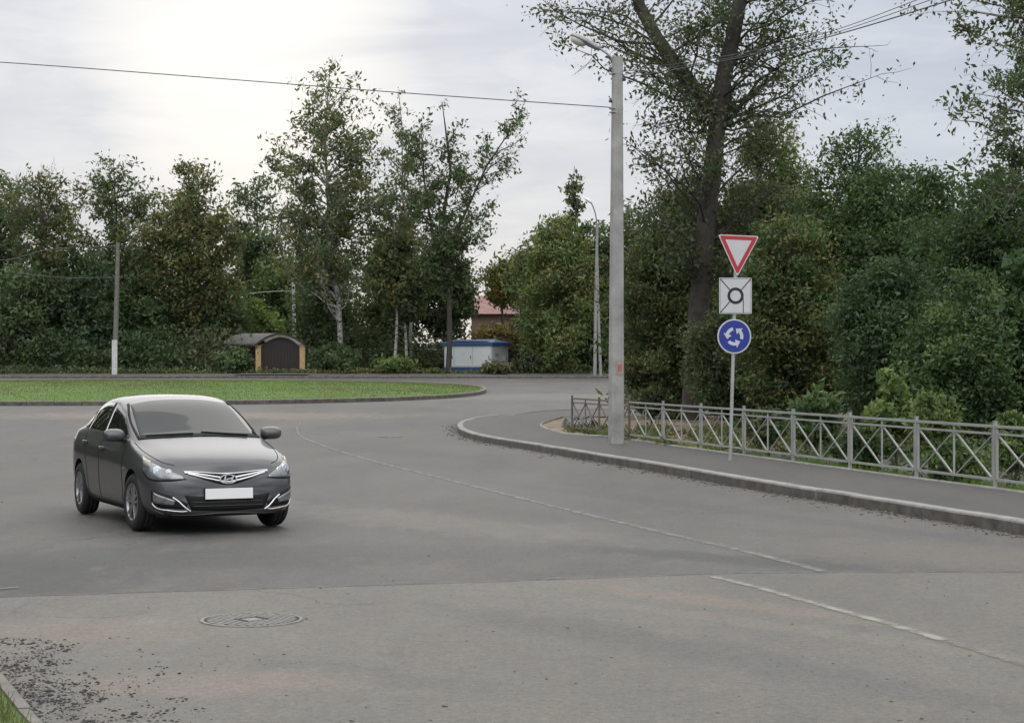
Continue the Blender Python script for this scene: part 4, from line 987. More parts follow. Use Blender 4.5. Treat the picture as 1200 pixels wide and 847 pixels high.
# ------------------------------------------------------------------ far street furniture and buildings
def far_things():
    # wooden power pole
    Z = 123.6; s = Z / F; z0 = g(Z) + .3
    r = empty('power_pole', (pxs(135.5, Z), Z, z0), 'dark wooden power pole on a white concrete stub beyond the roundabout', 'utility pole', 'power poles beyond the roundabout')
    q = lambda px, py: ((px - 135.5) * s, 0, CH + (HZ - py) * s - z0)
    ac = Acc(); ac.tube(np.array([q(135.3, 402), q(137, 340), q(138.3, 284)]), [.17, .15, .12], 10); ac.build('pole', mat('old_wood', (0.15, 0.14, 0.12), .9, var=.3), r)
    bm = bmesh.new(); p = q(135, 419); box(bm, (p[0], -.17, p[2]), (.34, .2, 2.3), 0, .02); from_bm('concrete_stub', bm, mat('whitewashed_concrete', (0.50, 0.50, 0.47), .9, var=.2), r)
    bm = bmesh.new(); p = q(138, 290); bar(bm, (p[0] - .9, 0, p[2]), (p[0] + .9, 0, p[2]), .1, .1); from_bm('crossarm', bm, BD, r)
    wire('overhead_wire', [ray(138, 288, Z), ray(60, 292, Z), ray(0, 305, Z - 1), ray(-90, 300, Z - 2)], .018, 'upper wire sagging left from the wooden power pole', M['wire_a'], 30)
    wire('overhead_wire', [ray(137, 325, Z - .3), ray(70, 325, Z - 2), ray(0, 316, Z - 3), ray(-80, 298, Z - 4)], .018, 'lower wire sagging left from the wooden power pole', M['wire_a'], 30)
    # pale pole behind the garage
    Z = 141.0; s = Z / F; z0 = g(Z) + .3
    r = empty('power_pole', (pxs(344, Z), Z, z0), 'thin pale concrete power pole rising behind the arched garage', 'utility pole', 'power poles beyond the roundabout')
    q = lambda px, py: ((px - 344) * s, 0, CH + (HZ - py) * s - z0)
    ac = Acc(); ac.tube(np.array([(0, 0, -.1), q(345, 395), q(343.5, 326)]), [.17, .15, .12], 8); ac.build('pole', mat('pale_concrete', (0.48, 0.48, 0.46), .9, var=.1), r)
    bm = bmesh.new(); bar(bm, q(338, 341), q(356, 344), .07, .07); from_bm('crossarm', bm, M['pole'], r)
    wire('overhead_wire', [ray(340, 341, Z), ray(312, 342, Z - 2), ray(285, 345, Z - 4), ray(230, 352, Z - 7)], .03, 'pale cable running left from the pale concrete power pole', mat('pale_cable', (.4, .4, .38), .6), 20)
    # far street lamp with its strut
    Z = 121.5; s = Z / F; z0 = g(Z) + .15
    r = empty('street_lamp', (pxs(699, Z), Z, z0), 'thin distant street lamp with a strut at the far kerb', 'street lamp')
    q = lambda px, py: ((px - 699) * s, 0, CH + (HZ - py) * s - z0)
    pm = mat('far_pole_concrete', (0.25, 0.245, 0.23), .9, var=.2)
    ac = Acc(); ac.tube(np.array([q(697, 444), q(698.5, 340), q(700, 262)]), [.12, .11, .08], 8); ac.build('pole', pm, r)
    ac = Acc(); ac.tube(np.array([q(704, 444), q(701, 360), q(700, 300)]), [.10, .09, .07], 8); ac.build('strut', pm, r)
    ac = Acc(); ac.tube(smooth_curve([q(700, 268), q(698, 252), q(694, 240), q(691, 236)], 10), [.04] * 10, 6); ac.build('arm', M['wire_a'], r)
    bm = bmesh.new(); p = q(689.5, 235); bmesh.ops.create_uvsphere(bm, u_segments=12, v_segments=8, radius=1, matrix=Matrix.Translation(p) @ Matrix.Rotation(R(35), 4, 'Y') @ Matrix.Diagonal((.3, .15, .11, 1)))
    from_bm('lamp_head', bm, mat('lamp_white', (.75, .75, .72), .4), r, True)
    # arched garage
    Z = 127.0; s = Z / F; z0 = g(Z) + .22
    r = empty('garage', (pxs(330, Z), Z, z0), 'dark brown arched garage gate with yellow brick pillars and a pale curved roof', 'garage')
    q = lambda px, py: ((px - 330) * s, CH + (HZ - py) * s - z0)
    brown = mat('brown_metal', (0.022, 0.015, 0.012), .6, .0, var=.2, vscale=3); brick = mat('yellow_brick', (0.46, 0.32, 0.15), .85, var=.25, vscale=8, bump=.4)
    xl, xr = q(306, 0)[0], q(352, 0)[0]; zb = 0.0; zt = q(0, 405)[1]; za = q(0, 395)[1]
    n = 16; arc = [(xl + (xr - xl) * i / n, zt + (za - zt) * math.sin(math.pi * i / n)) for i in range(n + 1)]
    bm = bmesh.new(); f = bm.faces.new([bm.verts.new((x, 0, z)) for x, z in [(xl, zb)] + arc + [(xr, zb)]])
    ex_ = bmesh.ops.extrude_face_region(bm, geom=[f]); bmesh.ops.translate(bm, vec=(0, .08, 0), verts=[v for v in ex_['geom'] if isinstance(v, bmesh.types.BMVert)])
    for i in range(1, 12): box(bm, (xl + (xr - xl) * i / 12, -.01, zt / 2), (.03, .03, zt * .98))
    box(bm, ((xl + xr) / 2, -.015, zt), (xr - xl, .03, .08)); box(bm, ((xl + xr) / 2, -.017, zt / 2), (.05, .045, zt))
    bmesh.ops.recalc_face_normals(bm, faces=bm.faces); from_bm('gate', bm, brown, r)
    for px in (303, 354.5):
        x = q(px, 0)[0]; bm = bmesh.new(); hp = q(0, 406)[1]; box(bm, (x, 0, hp / 2), (.36, .36, hp), 0, .01); box(bm, (x, 0, hp + .04), (.44, .44, .08), 0, .01); from_bm('pillar', bm, brick, r)
    roof = mat('pale_roof_sheet', (0.74, 0.71, 0.66), .6, .0, var=.12)
    bm = bmesh.new(); dep = 1.7; ofs = q(296, 0)[0] - q(330, 0)[0]      # the vault runs back to the left
    oa = [(q(303, 0)[0] - .22 + (q(354, 0)[0] + .5 - q(303, 0)[0]) * i / n, zt - .02 + (za + .22 - zt) * math.sin(math.pi * i / n) ** .9 + .07) for i in range(n + 1)]
    A = [bm.verts.new((x, -.45, z)) for x, z in oa]; B = [bm.verts.new((x - 2.7, dep, z)) for x, z in oa]
    fs = [bm.faces.new([A[i], A[i + 1], B[i + 1], B[i]]) for i in range(n)]
    bmesh.ops.solidify(bm, geom=fs, thickness=.05); from_bm('roof', bm, roof, r, True)
    bm = bmesh.new(); f = [bm.faces.new([bm.verts.new((x, -.44, z + .01)), bm.verts.new((x2, -.44, z2 + .01)), bm.verts.new((x2, -.44, z2 - .14)), bm.verts.new((x, -.44, z - .14))]) for (x, z), (x2, z2) in zip(oa, oa[1:])]
    bmesh.ops.remove_doubles(bm, verts=bm.verts, dist=1e-4); bmesh.ops.solidify(bm, geom=bm.faces[:], thickness=.03); from_bm('fascia', bm, brown, r)
    for c_, s_ in (((xl - 2.2, 1.6, zt / 2 - .02), (1.6, .1, zt - .04)), ((xl - .9, 2.2, zt / 2 - .02), (.9, .1, zt - .05)), ((xr + 1.25, .3, .85), (1.6, .08, 1.7))):
        bm = bmesh.new(); box(bm, c_, s_); from_bm('side_wall', bm, brown, r)
    bm = bmesh.new(); box(bm, (xr + 1.0, -.5, .16), (1.9, .9, .34), 0, .02); from_bm('plinth', bm, mat('plinth_stone', (.42, .33, .24), .9, var=.2), r)
    strip('driveway', [(pxs(270, 121), 120.2), (pxs(366, 121), 120.2)], [(pxs(300, 127), 126.9), (pxs(356, 127), 126.9)], 6, .232, .33, M['asph_walk'], rows=6)
    # pale boundary wall
    Z = 132.5; s = Z / F; z0 = g(Z) + .2
    r = empty('boundary_wall', (pxs(490, Z), Z, z0), 'dark boundary wall with a pale coping behind the kiosk and the birches', 'wall')
    zt = CH + (HZ - 409) * s - z0
    bm = bmesh.new(); x0 = pxs(360, Z) - pxs(490, Z); x1 = pxs(640, Z) - pxs(490, Z)
    for i in range(7):
        a = x0 + (x1 - x0) * i / 7; b = x0 + (x1 - x0) * (i + 1) / 7; box(bm, ((a + b) / 2, 0, zt / 2 - .1), (b - a - .03, .12, zt + .1))
    from_bm('wall_panels', bm, mat('dark_wall', (.06, .055, .05), .8, var=.3), r)
    bm = bmesh.new(); box(bm, ((x0 + x1) / 2, 0, zt - .02), (x1 - x0, .2, .14), 0, .01); from_bm('coping', bm, mat('pale_coping', (.5, .5, .47), .8, var=.15), r)
    # transformer kiosk
    Z = 124.6; s = Z / F; z0 = g(Z) + .16
    r = empty('transformer_kiosk', (pxs(548, Z), Z, z0), 'grey metal transformer kiosk with a blue roof and blue base beside the aspen', 'kiosk', rz=0)
    grey = mat('kiosk_grey', (.44, .45, .45), .5, .1, var=.08, vscale=1.5); blue = mat('kiosk_blue', (.02, .06, .17), .45, .1, var=.15)
    e = empty  # noqa
    yaw = R(22); X = lambda px: (px - 548) * s
    Wf = X(568) - X(520); We = 2.1
    Mk = Matrix.Translation((X(576), 0, 0)) @ Matrix.Rotation(R(-30), 4, 'Z')      # near right-hand corner at the origin
    hh = CH + (HZ - 405) * s - z0; Lw = 3.7; Dw = 2.2
    def kb(nm, parts, m, parent=r, bev=.008):
        bm = bmesh.new()
        for c, sz in parts: box(bm, c, sz, 0, bev)
        bm.transform(Mk); return from_bm(nm, bm, m, parent)
    hb = .5
    kb('base', [((-Lw / 2, Dw / 2, hb / 2), (Lw + .06, Dw + .06, hb))], blue)
    bd = kb('cabinet', [((-Lw / 2, Dw / 2, (hb + hh) / 2), (Lw, Dw, hh - hb))], grey)
    seam = mat('kiosk_seam', (.12, .13, .14), .6)
    for a_, b_ in ((-3.62, -2.95), (-2.88, -1.5), (-1.43, -.08)):
        d = kb('door', [(((a_ + b_) / 2, -.012, (hb + hh) / 2), (b_ - a_, .03, hh - hb - .12))], mat('kiosk_door', (.54, .55, .54), .45, .1, var=.06))
        kb('handle', [((b_ - .1, -.045, (hb + hh) / 2 - .05), (.035, .03, .22))], M['s_black'], d, .002)
    kb('side_door', [((.012, Dw * .5, (hb + hh) / 2), (.03, Dw * .86, hh - hb - .12))], mat('kiosk_side', (.34, .35, .34), .5, .1, var=.1))
    for q_ in (((-2.2, -.033, hh - .55), (.22, .006, .2)), ((-.9, -.033, hh - .6), (.22, .006, .2)), ((.033, Dw * .72, hh - .85), (.006, .4, .34))): kb('notice', [q_], M['s_white'], r, 0)
    kb('vent', [((.036, Dw * .3, hh - .5 - .05 * i), (.02, .42, .018)) for i in range(5)], seam, r, 0)
    bm = bmesh.new(); o_ = .16; zr = hh + .02
    P_ = [(-Lw - o_, -o_, zr), (o_, -o_, zr), (o_, Dw + o_, zr), (-Lw - o_, Dw + o_, zr)]
    lo = [bm.verts.new(p) for p in P_]; md = [bm.verts.new((p[0], p[1], p[2] + .2)) for p in P_]
    ra = bm.verts.new((-Lw + .3, Dw / 2, zr + .42)); rb = bm.verts.new((-.3, Dw / 2, zr + .42))
    for j in range(4): bm.faces.new([lo[j], lo[(j + 1) % 4], md[(j + 1) % 4], md[j]])
    bm.faces.new(lo[::-1]); bm.faces.new([md[0], md[1], rb, ra]); bm.faces.new([md[2], md[3], ra, rb]); bm.faces.new([md[1], md[2], rb]); bm.faces.new([md[3], md[0], ra])
    bmesh.ops.recalc_face_normals(bm, faces=bm.faces); bm.transform(Mk); rf = from_bm('roof', bm, blue, r)
    kb('roof_sheet', [((-Lw / 2, .2, zr + .31), (Lw * .8, .36, .012))], mat('pale_blue_sheet', (.30, .38, .48), .4, .2), rf, 0).matrix_local = Matrix.Identity(4)
    # house with a red roof behind the trees
    Z = 150.0; s = Z / F; z0 = g(Z) + .3
    r = empty('house', (pxs(580, Z), Z, z0), 'house with a faded red roof glimpsed between the trees above the kiosk', 'house')
    q = lambda px, py: ((px - 580) * s, CH + (HZ - py) * s - z0)
    x0, x1 = q(548, 0)[0], q(614, 0)[0]; ze = q(0, 368)[1]; zr = q(0, 345)[1]
    bm = bmesh.new(); box(bm, ((x0 + x1) / 2, 3, ze / 2), (x1 - x0 - .6, 6, ze)); wl = from_bm('wall', bm, mat('house_wall', (.22, .15, .11), .85, var=.2), r)
    for px in (562, 580, 598):
        bm = bmesh.new(); box(bm, (q(px, 0)[0], -.01, ze * .55), (.75, .06, 1.1)); wf = from_bm('window', bm, M['s_white'], r)
        bm = bmesh.new(); box(bm, (q(px, 0)[0], -.045, ze * .55), (.6, .02, .95)); from_bm('pane', bm, mat('dark_pane', (.02, .025, .03), .1), wf)
    bm = bmesh.new(); a = [bm.verts.new(p) for p in ((x0 - .2, -.5, ze), (x1 + .2, -.5, ze), (x1 + .2, 6.5, ze), (x0 - .2, 6.5, ze))]; c1 = bm.verts.new((x0 + .9, 3, zr)); c2 = bm.verts.new((x1 - .9, 3, zr))
    bm.faces.new(a[::-1]); bm.faces.new([a[0], a[1], c2, c1]); bm.faces.new([a[2], a[3], c1, c2]); bm.faces.new([a[1], a[2], c2]); bm.faces.new([a[3], a[0], c1])
    bmesh.ops.recalc_face_normals(bm, faces=bm.faces); from_bm('roof', bm, mat('faded_red_roof', (.26, .14, .13), .7, var=.2, vscale=2), r)
far_things()

# ------------------------------------------------------------------ the car
def car():
    a = R(25.3)
    root = bpy.data.objects.new('car', None); C.objects.link(root)
    tag(root, 'dark grey four door saloon car with a blank white number plate turning on the road', 'car')
    s_w = 108.3; Zf = F / s_w; Xf = (158 - CX) / F * Zf
    ox = Xf + .80 * math.cos(a) - 1.34 * math.sin(a); oy = Zf + .80 * math.sin(a) + 1.34 * math.cos(a)
    # forward (+x of the car) points towards the camera and to the right
    root.location = (ox, oy, 0.004); root.rotation_euler = (0, 0, math.atan2(-math.cos(a), math.sin(a)))
    paint = bpy.data.materials.new('car_paint'); paint.use_nodes = True; t = paint.node_tree; b = t.nodes['Principled BSDF']
    b.inputs['Base Color'].default_value = (0.086, 0.085, 0.093, 1); b.inputs['Metallic'].default_value = .6; b.inputs['Roughness'].default_value = .36
    b.inputs['Coat Weight'].default_value = .7; b.inputs['Coat Roughness'].default_value = .06
    tcn = N(t, 'ShaderNodeTexCoord'); dn = noise(t, tcn.outputs['Object'], 3.0, 5, .7)
    sepn = N(t, 'ShaderNodeSeparateXYZ'); t.links.new(tcn.outputs['Object'], sepn.inputs[0])
    dust = math_n(t, 'MULTIPLY', ramp(t, sepn.outputs[2], [(0.2, 0.8), (0.6, 0.0)]), ramp(t, dn, [(.35, 0.2), (.7, 1.0)]))
    t.links.new(mixc(t, math_n(t, 'MULTIPLY', dust, .45), (0.086, 0.085, 0.093), (.14, .125, .11)), b.inputs['Base Color'])
    t.links.new(math_n(t, 'MULTIPLY_ADD', dust, .4, .42), b.inputs['Roughness'])
    black = mat('black_plastic', (0.008, 0.008, 0.008), .65, spec=.25); under = mat('wheel_well_black', (.008, .008, .008), .9)
    chrome = mat('chrome', (.80, .80, .80), .28, .9); glass = mat('car_glass', (0.010, 0.012, 0.012), .04, 0, 0.0, .5)
    wglass = mat('windscreen_glass', (0.010, 0.015, 0.015), .03, 0, 0.0, .33)
    tyre_m = mat('tyre_rubber', (.014, .014, .014), .85, bump=.3); rim_m = mat('alloy_rim', (.36, .36, .37), .35, .8)
    lens = mat('headlight_lens', (.20, .21, .22), .10, .5, 1.0, var=.5, vscale=9); refl = mat('headlight_reflector', (.62, .64, .66), .15, 1.0); seamm = mat('panel_gap', (.006, .006, .006), .9)
    ST = [
     (2.075, [(0, .20), (.62, .20), (.73, .25), (.765, .42), (.76, .58), (.68, .695), (.44, .735), (.2, .755), (0, .76)]),
     (1.95, [(0, .18), (.66, .18), (.78, .25), (.83, .42), (.825, .62), (.75, .755), (.50, .80), (.25, .82), (0, .825)]),
     (1.70, [(0, .17), (.70, .17), (.80, .25), (.845, .45), (.84, .67), (.775, .815), (.53, .862), (.27, .882), (0, .888)]),
     (1.34, [(0, .17), (.72, .17), (.81, .25), (.85, .48), (.845, .71), (.785, .875), (.56, .925), (.28, .945), (0, .95)]),
     (1.08, [(0, .17), (.73, .17), (.81, .25), (.845, .48), (.845, .74), (.79, .915), (.69, .965), (.34, 1.0), (0, 1.01)]),
     (0.98, [(0, .17), (.73, .17), (.81, .25), (.842, .48), (.845, .75), (.785, .93), (.70, 1.005), (.35, 1.05), (0, 1.06)]),
     (0.72, [(0, .17), (.73, .17), (.81, .25), (.842, .48), (.845, .765), (.78, .945), (.70, 1.11), (.37, 1.165), (0, 1.18)]),
     (0.40, [(0, .17), (.73, .17), (.81, .25), (.842, .48), (.845, .78), (.78, .955), (.665, 1.26), (.37, 1.32), (0, 1.332)]),
     (0.10, [(0, .17), (.73, .17), (.81, .25), (.842, .48), (.845, .79), (.78, .965), (.635, 1.365), (.38, 1.418), (0, 1.428)]),
     (-.30, [(0, .17), (.73, .17), (.81, .25), (.842, .48), (.845, .80), (.78, .975), (.62, 1.405), (.38, 1.450), (0, 1.460)]),
     (-.80, [(0, .17), (.73, .17), (.81, .25), (.842, .48), (.845, .82), (.78, .99), (.61, 1.38), (.37, 1.428), (0, 1.438)]),
     (-1.15, [(0, .18), (.73, .18), (.81, .26), (.842, .48), (.845, .84), (.775, 1.005), (.615, 1.285), (.36, 1.342), (0, 1.355)]),
     (-1.50, [(0, .2), (.73, .2), (.80, .28), (.84, .48), (.842, .86), (.77, 1.01), (.62, 1.115), (.34, 1.165), (0, 1.18)]),
     (-1.72, [(0, .22), (.72, .22), (.79, .29), (.83, .48), (.83, .86), (.76, 1.01), (.62, 1.06), (.33, 1.085), (0, 1.09)]),
     (-1.95, [(0, .25), (.70, .25), (.76, .31), (.80, .48), (.80, .84), (.73, .98), (.55, 1.03), (.28, 1.05), (0, 1.055)]),
     (-2.10, [(0, .28), (.64, .28), (.70, .33), (.73, .48), (.72, .80), (.66, .93), (.46, 1.0), (.22, 1.02), (0, 1.03)])]
    def bend(x, y, z):
        if x > 1.1:
            x -= .23 * min(1, (x - 1.1) / .9) ** 1.5 * (abs(y) / .85) ** 2.4
            if x > 1.7 and z < .62: x += .09 * min(1, max(0, (x - 1.7) / .3)) * min(1, (0.70 - z) / .12)
        if x < -1.4: x += .22 * min(1, (-1.4 - x) / .6) * (abs(y) / .85) ** 2.4
        return (x, y, z)
    bm = bmesh.new(); rings = []
    def ring(x, pts):
        full = [(y, z) for y, z in pts] + [(-y, z) for y, z in reversed(pts[1:-1])]
        rings.append([bm.verts.new(bend(x, y, z)) for y, z in full])
    def inset(pts, kk, cz): return [(y * kk, cz + (z - cz) * kk) for y, z in pts]
    ring(2.115, inset(ST[0][1], .55, .46)); ring(2.105, inset(ST[0][1], .90, .46))
    for x, p in ST: ring(x, p)
    ring(-2.15, inset(ST[-1][1], .9, .65)); ring(-2.17, inset(ST[-1][1], .5, .65))
    for A, B in zip(rings, rings[1:]):
        n = len(A)
        for j in range(n): bm.faces.new([A[j], A[(j + 1) % n], B[(j + 1) % n], B[j]])
    bm.faces.new(rings[0][::-1]); bm.faces.new(rings[-1])
    bmesh.ops.recalc_face_normals(bm, faces=bm.faces)
    # hold the shoulder, sill and pillar edges a little
    cr = bm.edges.layers.float.new('crease_edge')
    for i in range(2, len(rings) - 3):
        for j, v in ((4, .25), (5, .45), (6, .35), (1, .3)):
            for jj in (j, len(rings[i]) - j):
                e = bm.edges.get((rings[i][jj], rings[i + 1][jj]))
                if e: e[cr] = v
    me = bpy.data.meshes.new('body'); bm.to_mesh(me); bm.free()
    body = bpy.data.objects.new('body', me); C.objects.link(body)
    ss = body.modifiers.new('s', 'SUBSURF'); ss.levels = 3; ss.render_levels = 3
    dg = bpy.context.evaluated_depsgraph_get(); sm = bpy.data.meshes.new_from_object(body.evaluated_get(dg))
    bb = bmesh.new(); bb.from_mesh(sm); bvh = BVHTree.FromBMesh(bb); bb.free()
    body.modifiers.clear(); body.data = sm; sm.materials.append(paint); sm.materials.append(under)
    cm = bmesh.new()
    for ax in (1.34, -1.23):
        for sg in (-1, 1):
            cyl = bmesh.ops.create_cone(cm, cap_ends=True, segments=48, radius1=.345, radius2=.345, depth=.36, matrix=Matrix.Translation((ax, sg * .76, .325)) @ Matrix.Rotation(R(90), 4, 'X'))
    bmesh.ops.recalc_face_normals(cm, faces=cm.faces)
    cme = bpy.data.meshes.new('cut'); cm.to_mesh(cme); cm.free(); cme.materials.append(under)
    cut = bpy.data.objects.new('cut', cme); C.objects.link(cut)
    bo = body.modifiers.new('b', 'BOOLEAN'); bo.operation = 'DIFFERENCE'; bo.object = cut; bo.solver = 'EXACT'; bo.material_mode = 'TRANSFER'
    dg = bpy.context.evaluated_depsgraph_get(); fm = bpy.data.meshes.new_from_object(body.evaluated_get(dg))
    body.modifiers.clear(); body.data = fm; bpy.data.objects.remove(cut)
    body.parent = root
    fm.shade_smooth()
    try: fm.set_sharp_from_angle(angle=R(38))
    except Exception: pass
    up_hint = Vector((0, 0, 1))
    def snap(p, off):
        co, no, _, _ = bvh.find_nearest(Vector(p)); return co + no * off
    def patch(name, A, B, m, parent=root, n=24, rows=8, off=.004, sm_=True, bulge=0.0, curve=True):
        a_ = smooth_curve(A, n) if curve and len(A) > 2 else resample(A, n); b_ = smooth_curve(B, n) if curve and len(B) > 2 else resample(B, n)
        bm = bmesh.new(); G = []; K = []
        for j in range(rows):
            u = j / (rows - 1); r_ = []; k2 = []
            for i in range(n):
                p = a_[i] * (1 - u) + b_[i] * u
                eg = math.sin(math.pi * u) * math.sin(math.pi * i / (n - 1))
                r_.append(bm.verts.new(snap(p, off + bulge * eg))); k2.append(bm.verts.new(snap(p, -.012)))
            G.append(r_); K.append(k2)
        for j in range(rows - 1):
            for i in range(n - 1): f = bm.faces.new([G[j][i], G[j][i + 1], G[j + 1][i + 1], G[j + 1][i]]); f.smooth = sm_
        for i in range(n - 1):
            bm.faces.new([G[0][i], K[0][i], K[0][i + 1], G[0][i + 1]]); bm.faces.new([G[-1][i], G[-1][i + 1], K[-1][i + 1], K[-1][i]])
        for j in range(rows - 1):
            bm.faces.new([G[j][0], G[j + 1][0], K[j + 1][0], K[j][0]]); bm.faces.new([G[j][-1], K[j][-1], K[j + 1][-1], G[j + 1][-1]])
        used = set(v for f in bm.faces for v in f.verts)
        bmesh.ops.delete(bm, geom=[v for v in bm.verts if v not in used], context='VERTS')
        bmesh.ops.recalc_face_normals(bm, faces=bm.faces)
        return from_bm(name, bm, m, parent)
    def line(name, P, rad, m, parent=root, off=0.0, n=40, closed=False):
        Q = smooth_curve(P, n); Q = np.array([snap(q, off) for q in Q]); ac = Acc(); ac.tube(Q, [rad] * n, 6); return ac.build(name, m, parent)
    # glass
    ws = patch('windscreen', [(1.03, -.665, 1.0), (1.085, -.35, 1.015), (1.10, 0, 1.02), (1.085, .35, 1.015), (1.03, .665, 1.0)],
          [(.17, -.575, 1.385), (.135, -.3, 1.41), (.125, 0, 1.42), (.135, .3, 1.41), (.17, .575, 1.385)], wglass, n=30, rows=16, off=.004)
    for (nm, A, B) in (('windscreen_surround', [(1.07, -.70, .985), (1.12, -.36, 1.005), (1.135, 0, 1.01), (1.12, .36, 1.005), (1.07, .70, .985)], [(1.03, -.67, 1.0), (1.085, -.35, 1.02), (1.095, 0, 1.025), (1.085, .35, 1.02), (1.03, .67, 1.0)]),):
        patch(nm, A, B, black, n=30, rows=3, off=.007)
    for sg in (-1, 1):
        patch('pillar_trim', [(1.05, sg * .70, .99), (.6, sg * .685, 1.165), (.16, sg * .61, 1.375)], [(1.03, sg * .667, 1.0), (.6, sg * .66, 1.18), (.165, sg * .58, 1.386)], black, n=24, rows=3, off=.006)
    patch('rear_window', [(-1.0, -.5, 1.37), (-1.0, 0, 1.41), (-1.0, .5, 1.37)], [(-1.5, -.58, 1.13), (-1.53, 0, 1.17), (-1.5, .58, 1.13)], glass, n=20, rows=8)
    for sg in (-1, 1):
        Y = lambda y: sg * y
        # front and rear side windows, quarter light
        patch('side_window', [(.86, Y(.745), .975), (.5, Y(.77), .985), (-.18, Y(.77), .995)], [(.80, Y(.735), 1.03), (.42, Y(.68), 1.225), (-.12, Y(.645), 1.355)], glass, n=22, rows=8, off=.004)
        patch('side_window', [(-.26, Y(.77), 1.0), (-.6, Y(.77), 1.01), (-1.02, Y(.76), 1.025)], [(-.22, Y(.64), 1.355), (-.6, Y(.635), 1.35), (-.95, Y(.64), 1.27)], glass, n=22, rows=8, off=.004)
        patch('side_window', [(-1.07, Y(.755), 1.03), (-1.30, Y(.745), 1.05)], [(-1.0, Y(.60), 1.265), (-1.24, Y(.655), 1.13)], glass, n=10, rows=5, off=.004)
        patch('window_pillar', [(-.185, Y(.77), .995), (-.255, Y(.77), 1.0)], [(-.125, Y(.643), 1.358), (-.215, Y(.64), 1.358)], black, n=4, rows=8, off=.003, curve=False)
        # door gaps
        for P in ([(.93, Y(.80), .90), (.90, Y(.85), .70), (.92, Y(.845), .45), (.84, Y(.81), .27)], [(-.20, Y(.79), .96), (-.20, Y(.85), .75), (-.20, Y(.845), .45), (-.22, Y(.81), .27)],
                  [(-1.02, Y(.79), .99), (-1.0, Y(.85), .85), (-.86, Y(.845), .66), (-.80, Y(.84), .45), (-.78, Y(.81), .28)], [(.84, Y(.80), .262), (.3, Y(.81), .262), (-.78, Y(.81), .27)]):
            line('door_gap', P, .006, seamm, off=-.002)
        line('hood_gap', [(1.08, Y(.74), .95), (1.5, Y(.735), .88), (1.85, Y(.66), .80), (2.0, Y(.55), .765)], .005, seamm, off=-.001)
        # handles
        for hx, hz_ in ((-.05, .845), (-.93, .885)):
            bm = bmesh.new(); p = snap((hx, Y(.845), hz_), .018); box(bm, p, (.20, .022, .032), 0, .008)
            from_bm('door_handle', bm, paint, root, True)
        # sill
        patch('sill_trim', [(.95, Y(.80), .24), (-.85, Y(.80), .25)], [(.95, Y(.74), .18), (-.85, Y(.74), .18)], black, n=20, rows=4, off=.005, curve=False)
        # mirror
        bm = bmesh.new(); mc = Vector((.80, Y(.905), 1.005)); prev = None
        for u in np.linspace(0, 1, 9):
            rr = math.sin(math.pi * (.12 + .80 * u)) ; cx_ = .10 * (1 - u * 1.7)
            rg = [bm.verts.new(mc + Vector((cx_ , .122 * rr ** .6 * math.copysign(abs(math.cos(t_)) ** .75, math.cos(t_)), .082 * rr ** .6 * math.copysign(abs(math.sin(t_)) ** .75, math.sin(t_)) * (1.0 if math.sin(t_) > 0 else .8)))) for t_ in np.linspace(0, 2 * math.pi, 18, endpoint=False)]
            if prev:
                for j in range(18): bm.faces.new([prev[j], prev[(j + 1) % 18], rg[(j + 1) % 18], rg[j]])
            else: bm.faces.new(rg)
            prev = rg
        bm.faces.new(prev); bmesh.ops.recalc_face_normals(bm, faces=bm.faces)
        mir = from_bm('wing_mirror', bm, paint, root, True)
        bm = bmesh.new(); bar(bm, (.80, Y(.75), .945), (.80, Y(.88), .965), .10, .035); from_bm('mirror_foot', bm, black, mir)
        bm = bmesh.new(); box(bm, (.725, Y(.905), 1.005), (.006, .19, .11), 0, .01); from_bm('mirror_glass', bm, glass, mir)
        # headlight: from the grille corner sweeping up and back over the wing
        hA = [(2.09, Y(.46), .605), (2.02, Y(.58), .675), (1.92, Y(.69), .745), (1.74, Y(.775), .81), (1.56, Y(.80), .85)]
        hB = [(2.10, Y(.46), .59), (2.06, Y(.58), .58), (1.98, Y(.71), .58), (1.86, Y(.80), .61), (1.70, Y(.835), .70)]
        hl = patch('headlight', hA, hB, lens, n=26, rows=9, off=.005, bulge=.012)
        patch('lamp_surround', [(2.11, Y(.43), .585), (2.07, Y(.58), .566), (1.98, Y(.73), .566), (1.84, Y(.81), .60), (1.68, Y(.84), .69)], [(2.10, Y(.46), .594), (2.06, Y(.58), .584), (1.98, Y(.71), .584), (1.86, Y(.80), .614), (1.70, Y(.835), .704)], black, hl, n=26, rows=3, off=.004)
        for cy, cz_, rr in ((.585, .625, .036), (.69, .66, .050)):
            p, no, _, _ = bvh.find_nearest(Vector((2.02 - (cy - .5) * .6, Y(cy), cz_))); no = Vector((1, Y(.35), .1)).normalized()
            bm = bmesh.new(); Mt = Matrix.Translation(p + no * .0215) @ no.to_track_quat('Z', 'Y').to_matrix().to_4x4()
            rg = lathe(bm, [(rr, -.02), (rr, -.002), (rr * .82, 0), (rr * .55, -.004), (rr * .15, .003)], 20, 'Z', M=Mt); bm.faces.new(rg[-1])
            from_bm('reflector', bm, refl, hl)
        patch('indicator', [(1.80, Y(.745), .785), (1.62, Y(.805), .815)], [(1.85, Y(.765), .70), (1.70, Y(.822), .745)], mat('indicator_clear', (.34, .31, .27), .2, .2, 1), hl, n=8, rows=4, off=.019, curve=False)
        # fog light recess with a bright boomerang trim
        fg = patch('fog_lamp_bezel', [(2.10, Y(.42), .33), (2.06, Y(.56), .405), (1.98, Y(.69), .455), (1.92, Y(.765), .475)], [(2.10, Y(.44), .285), (2.06, Y(.56), .285), (1.98, Y(.69), .30), (1.91, Y(.755), .36)], black, n=18, rows=5, off=.005)
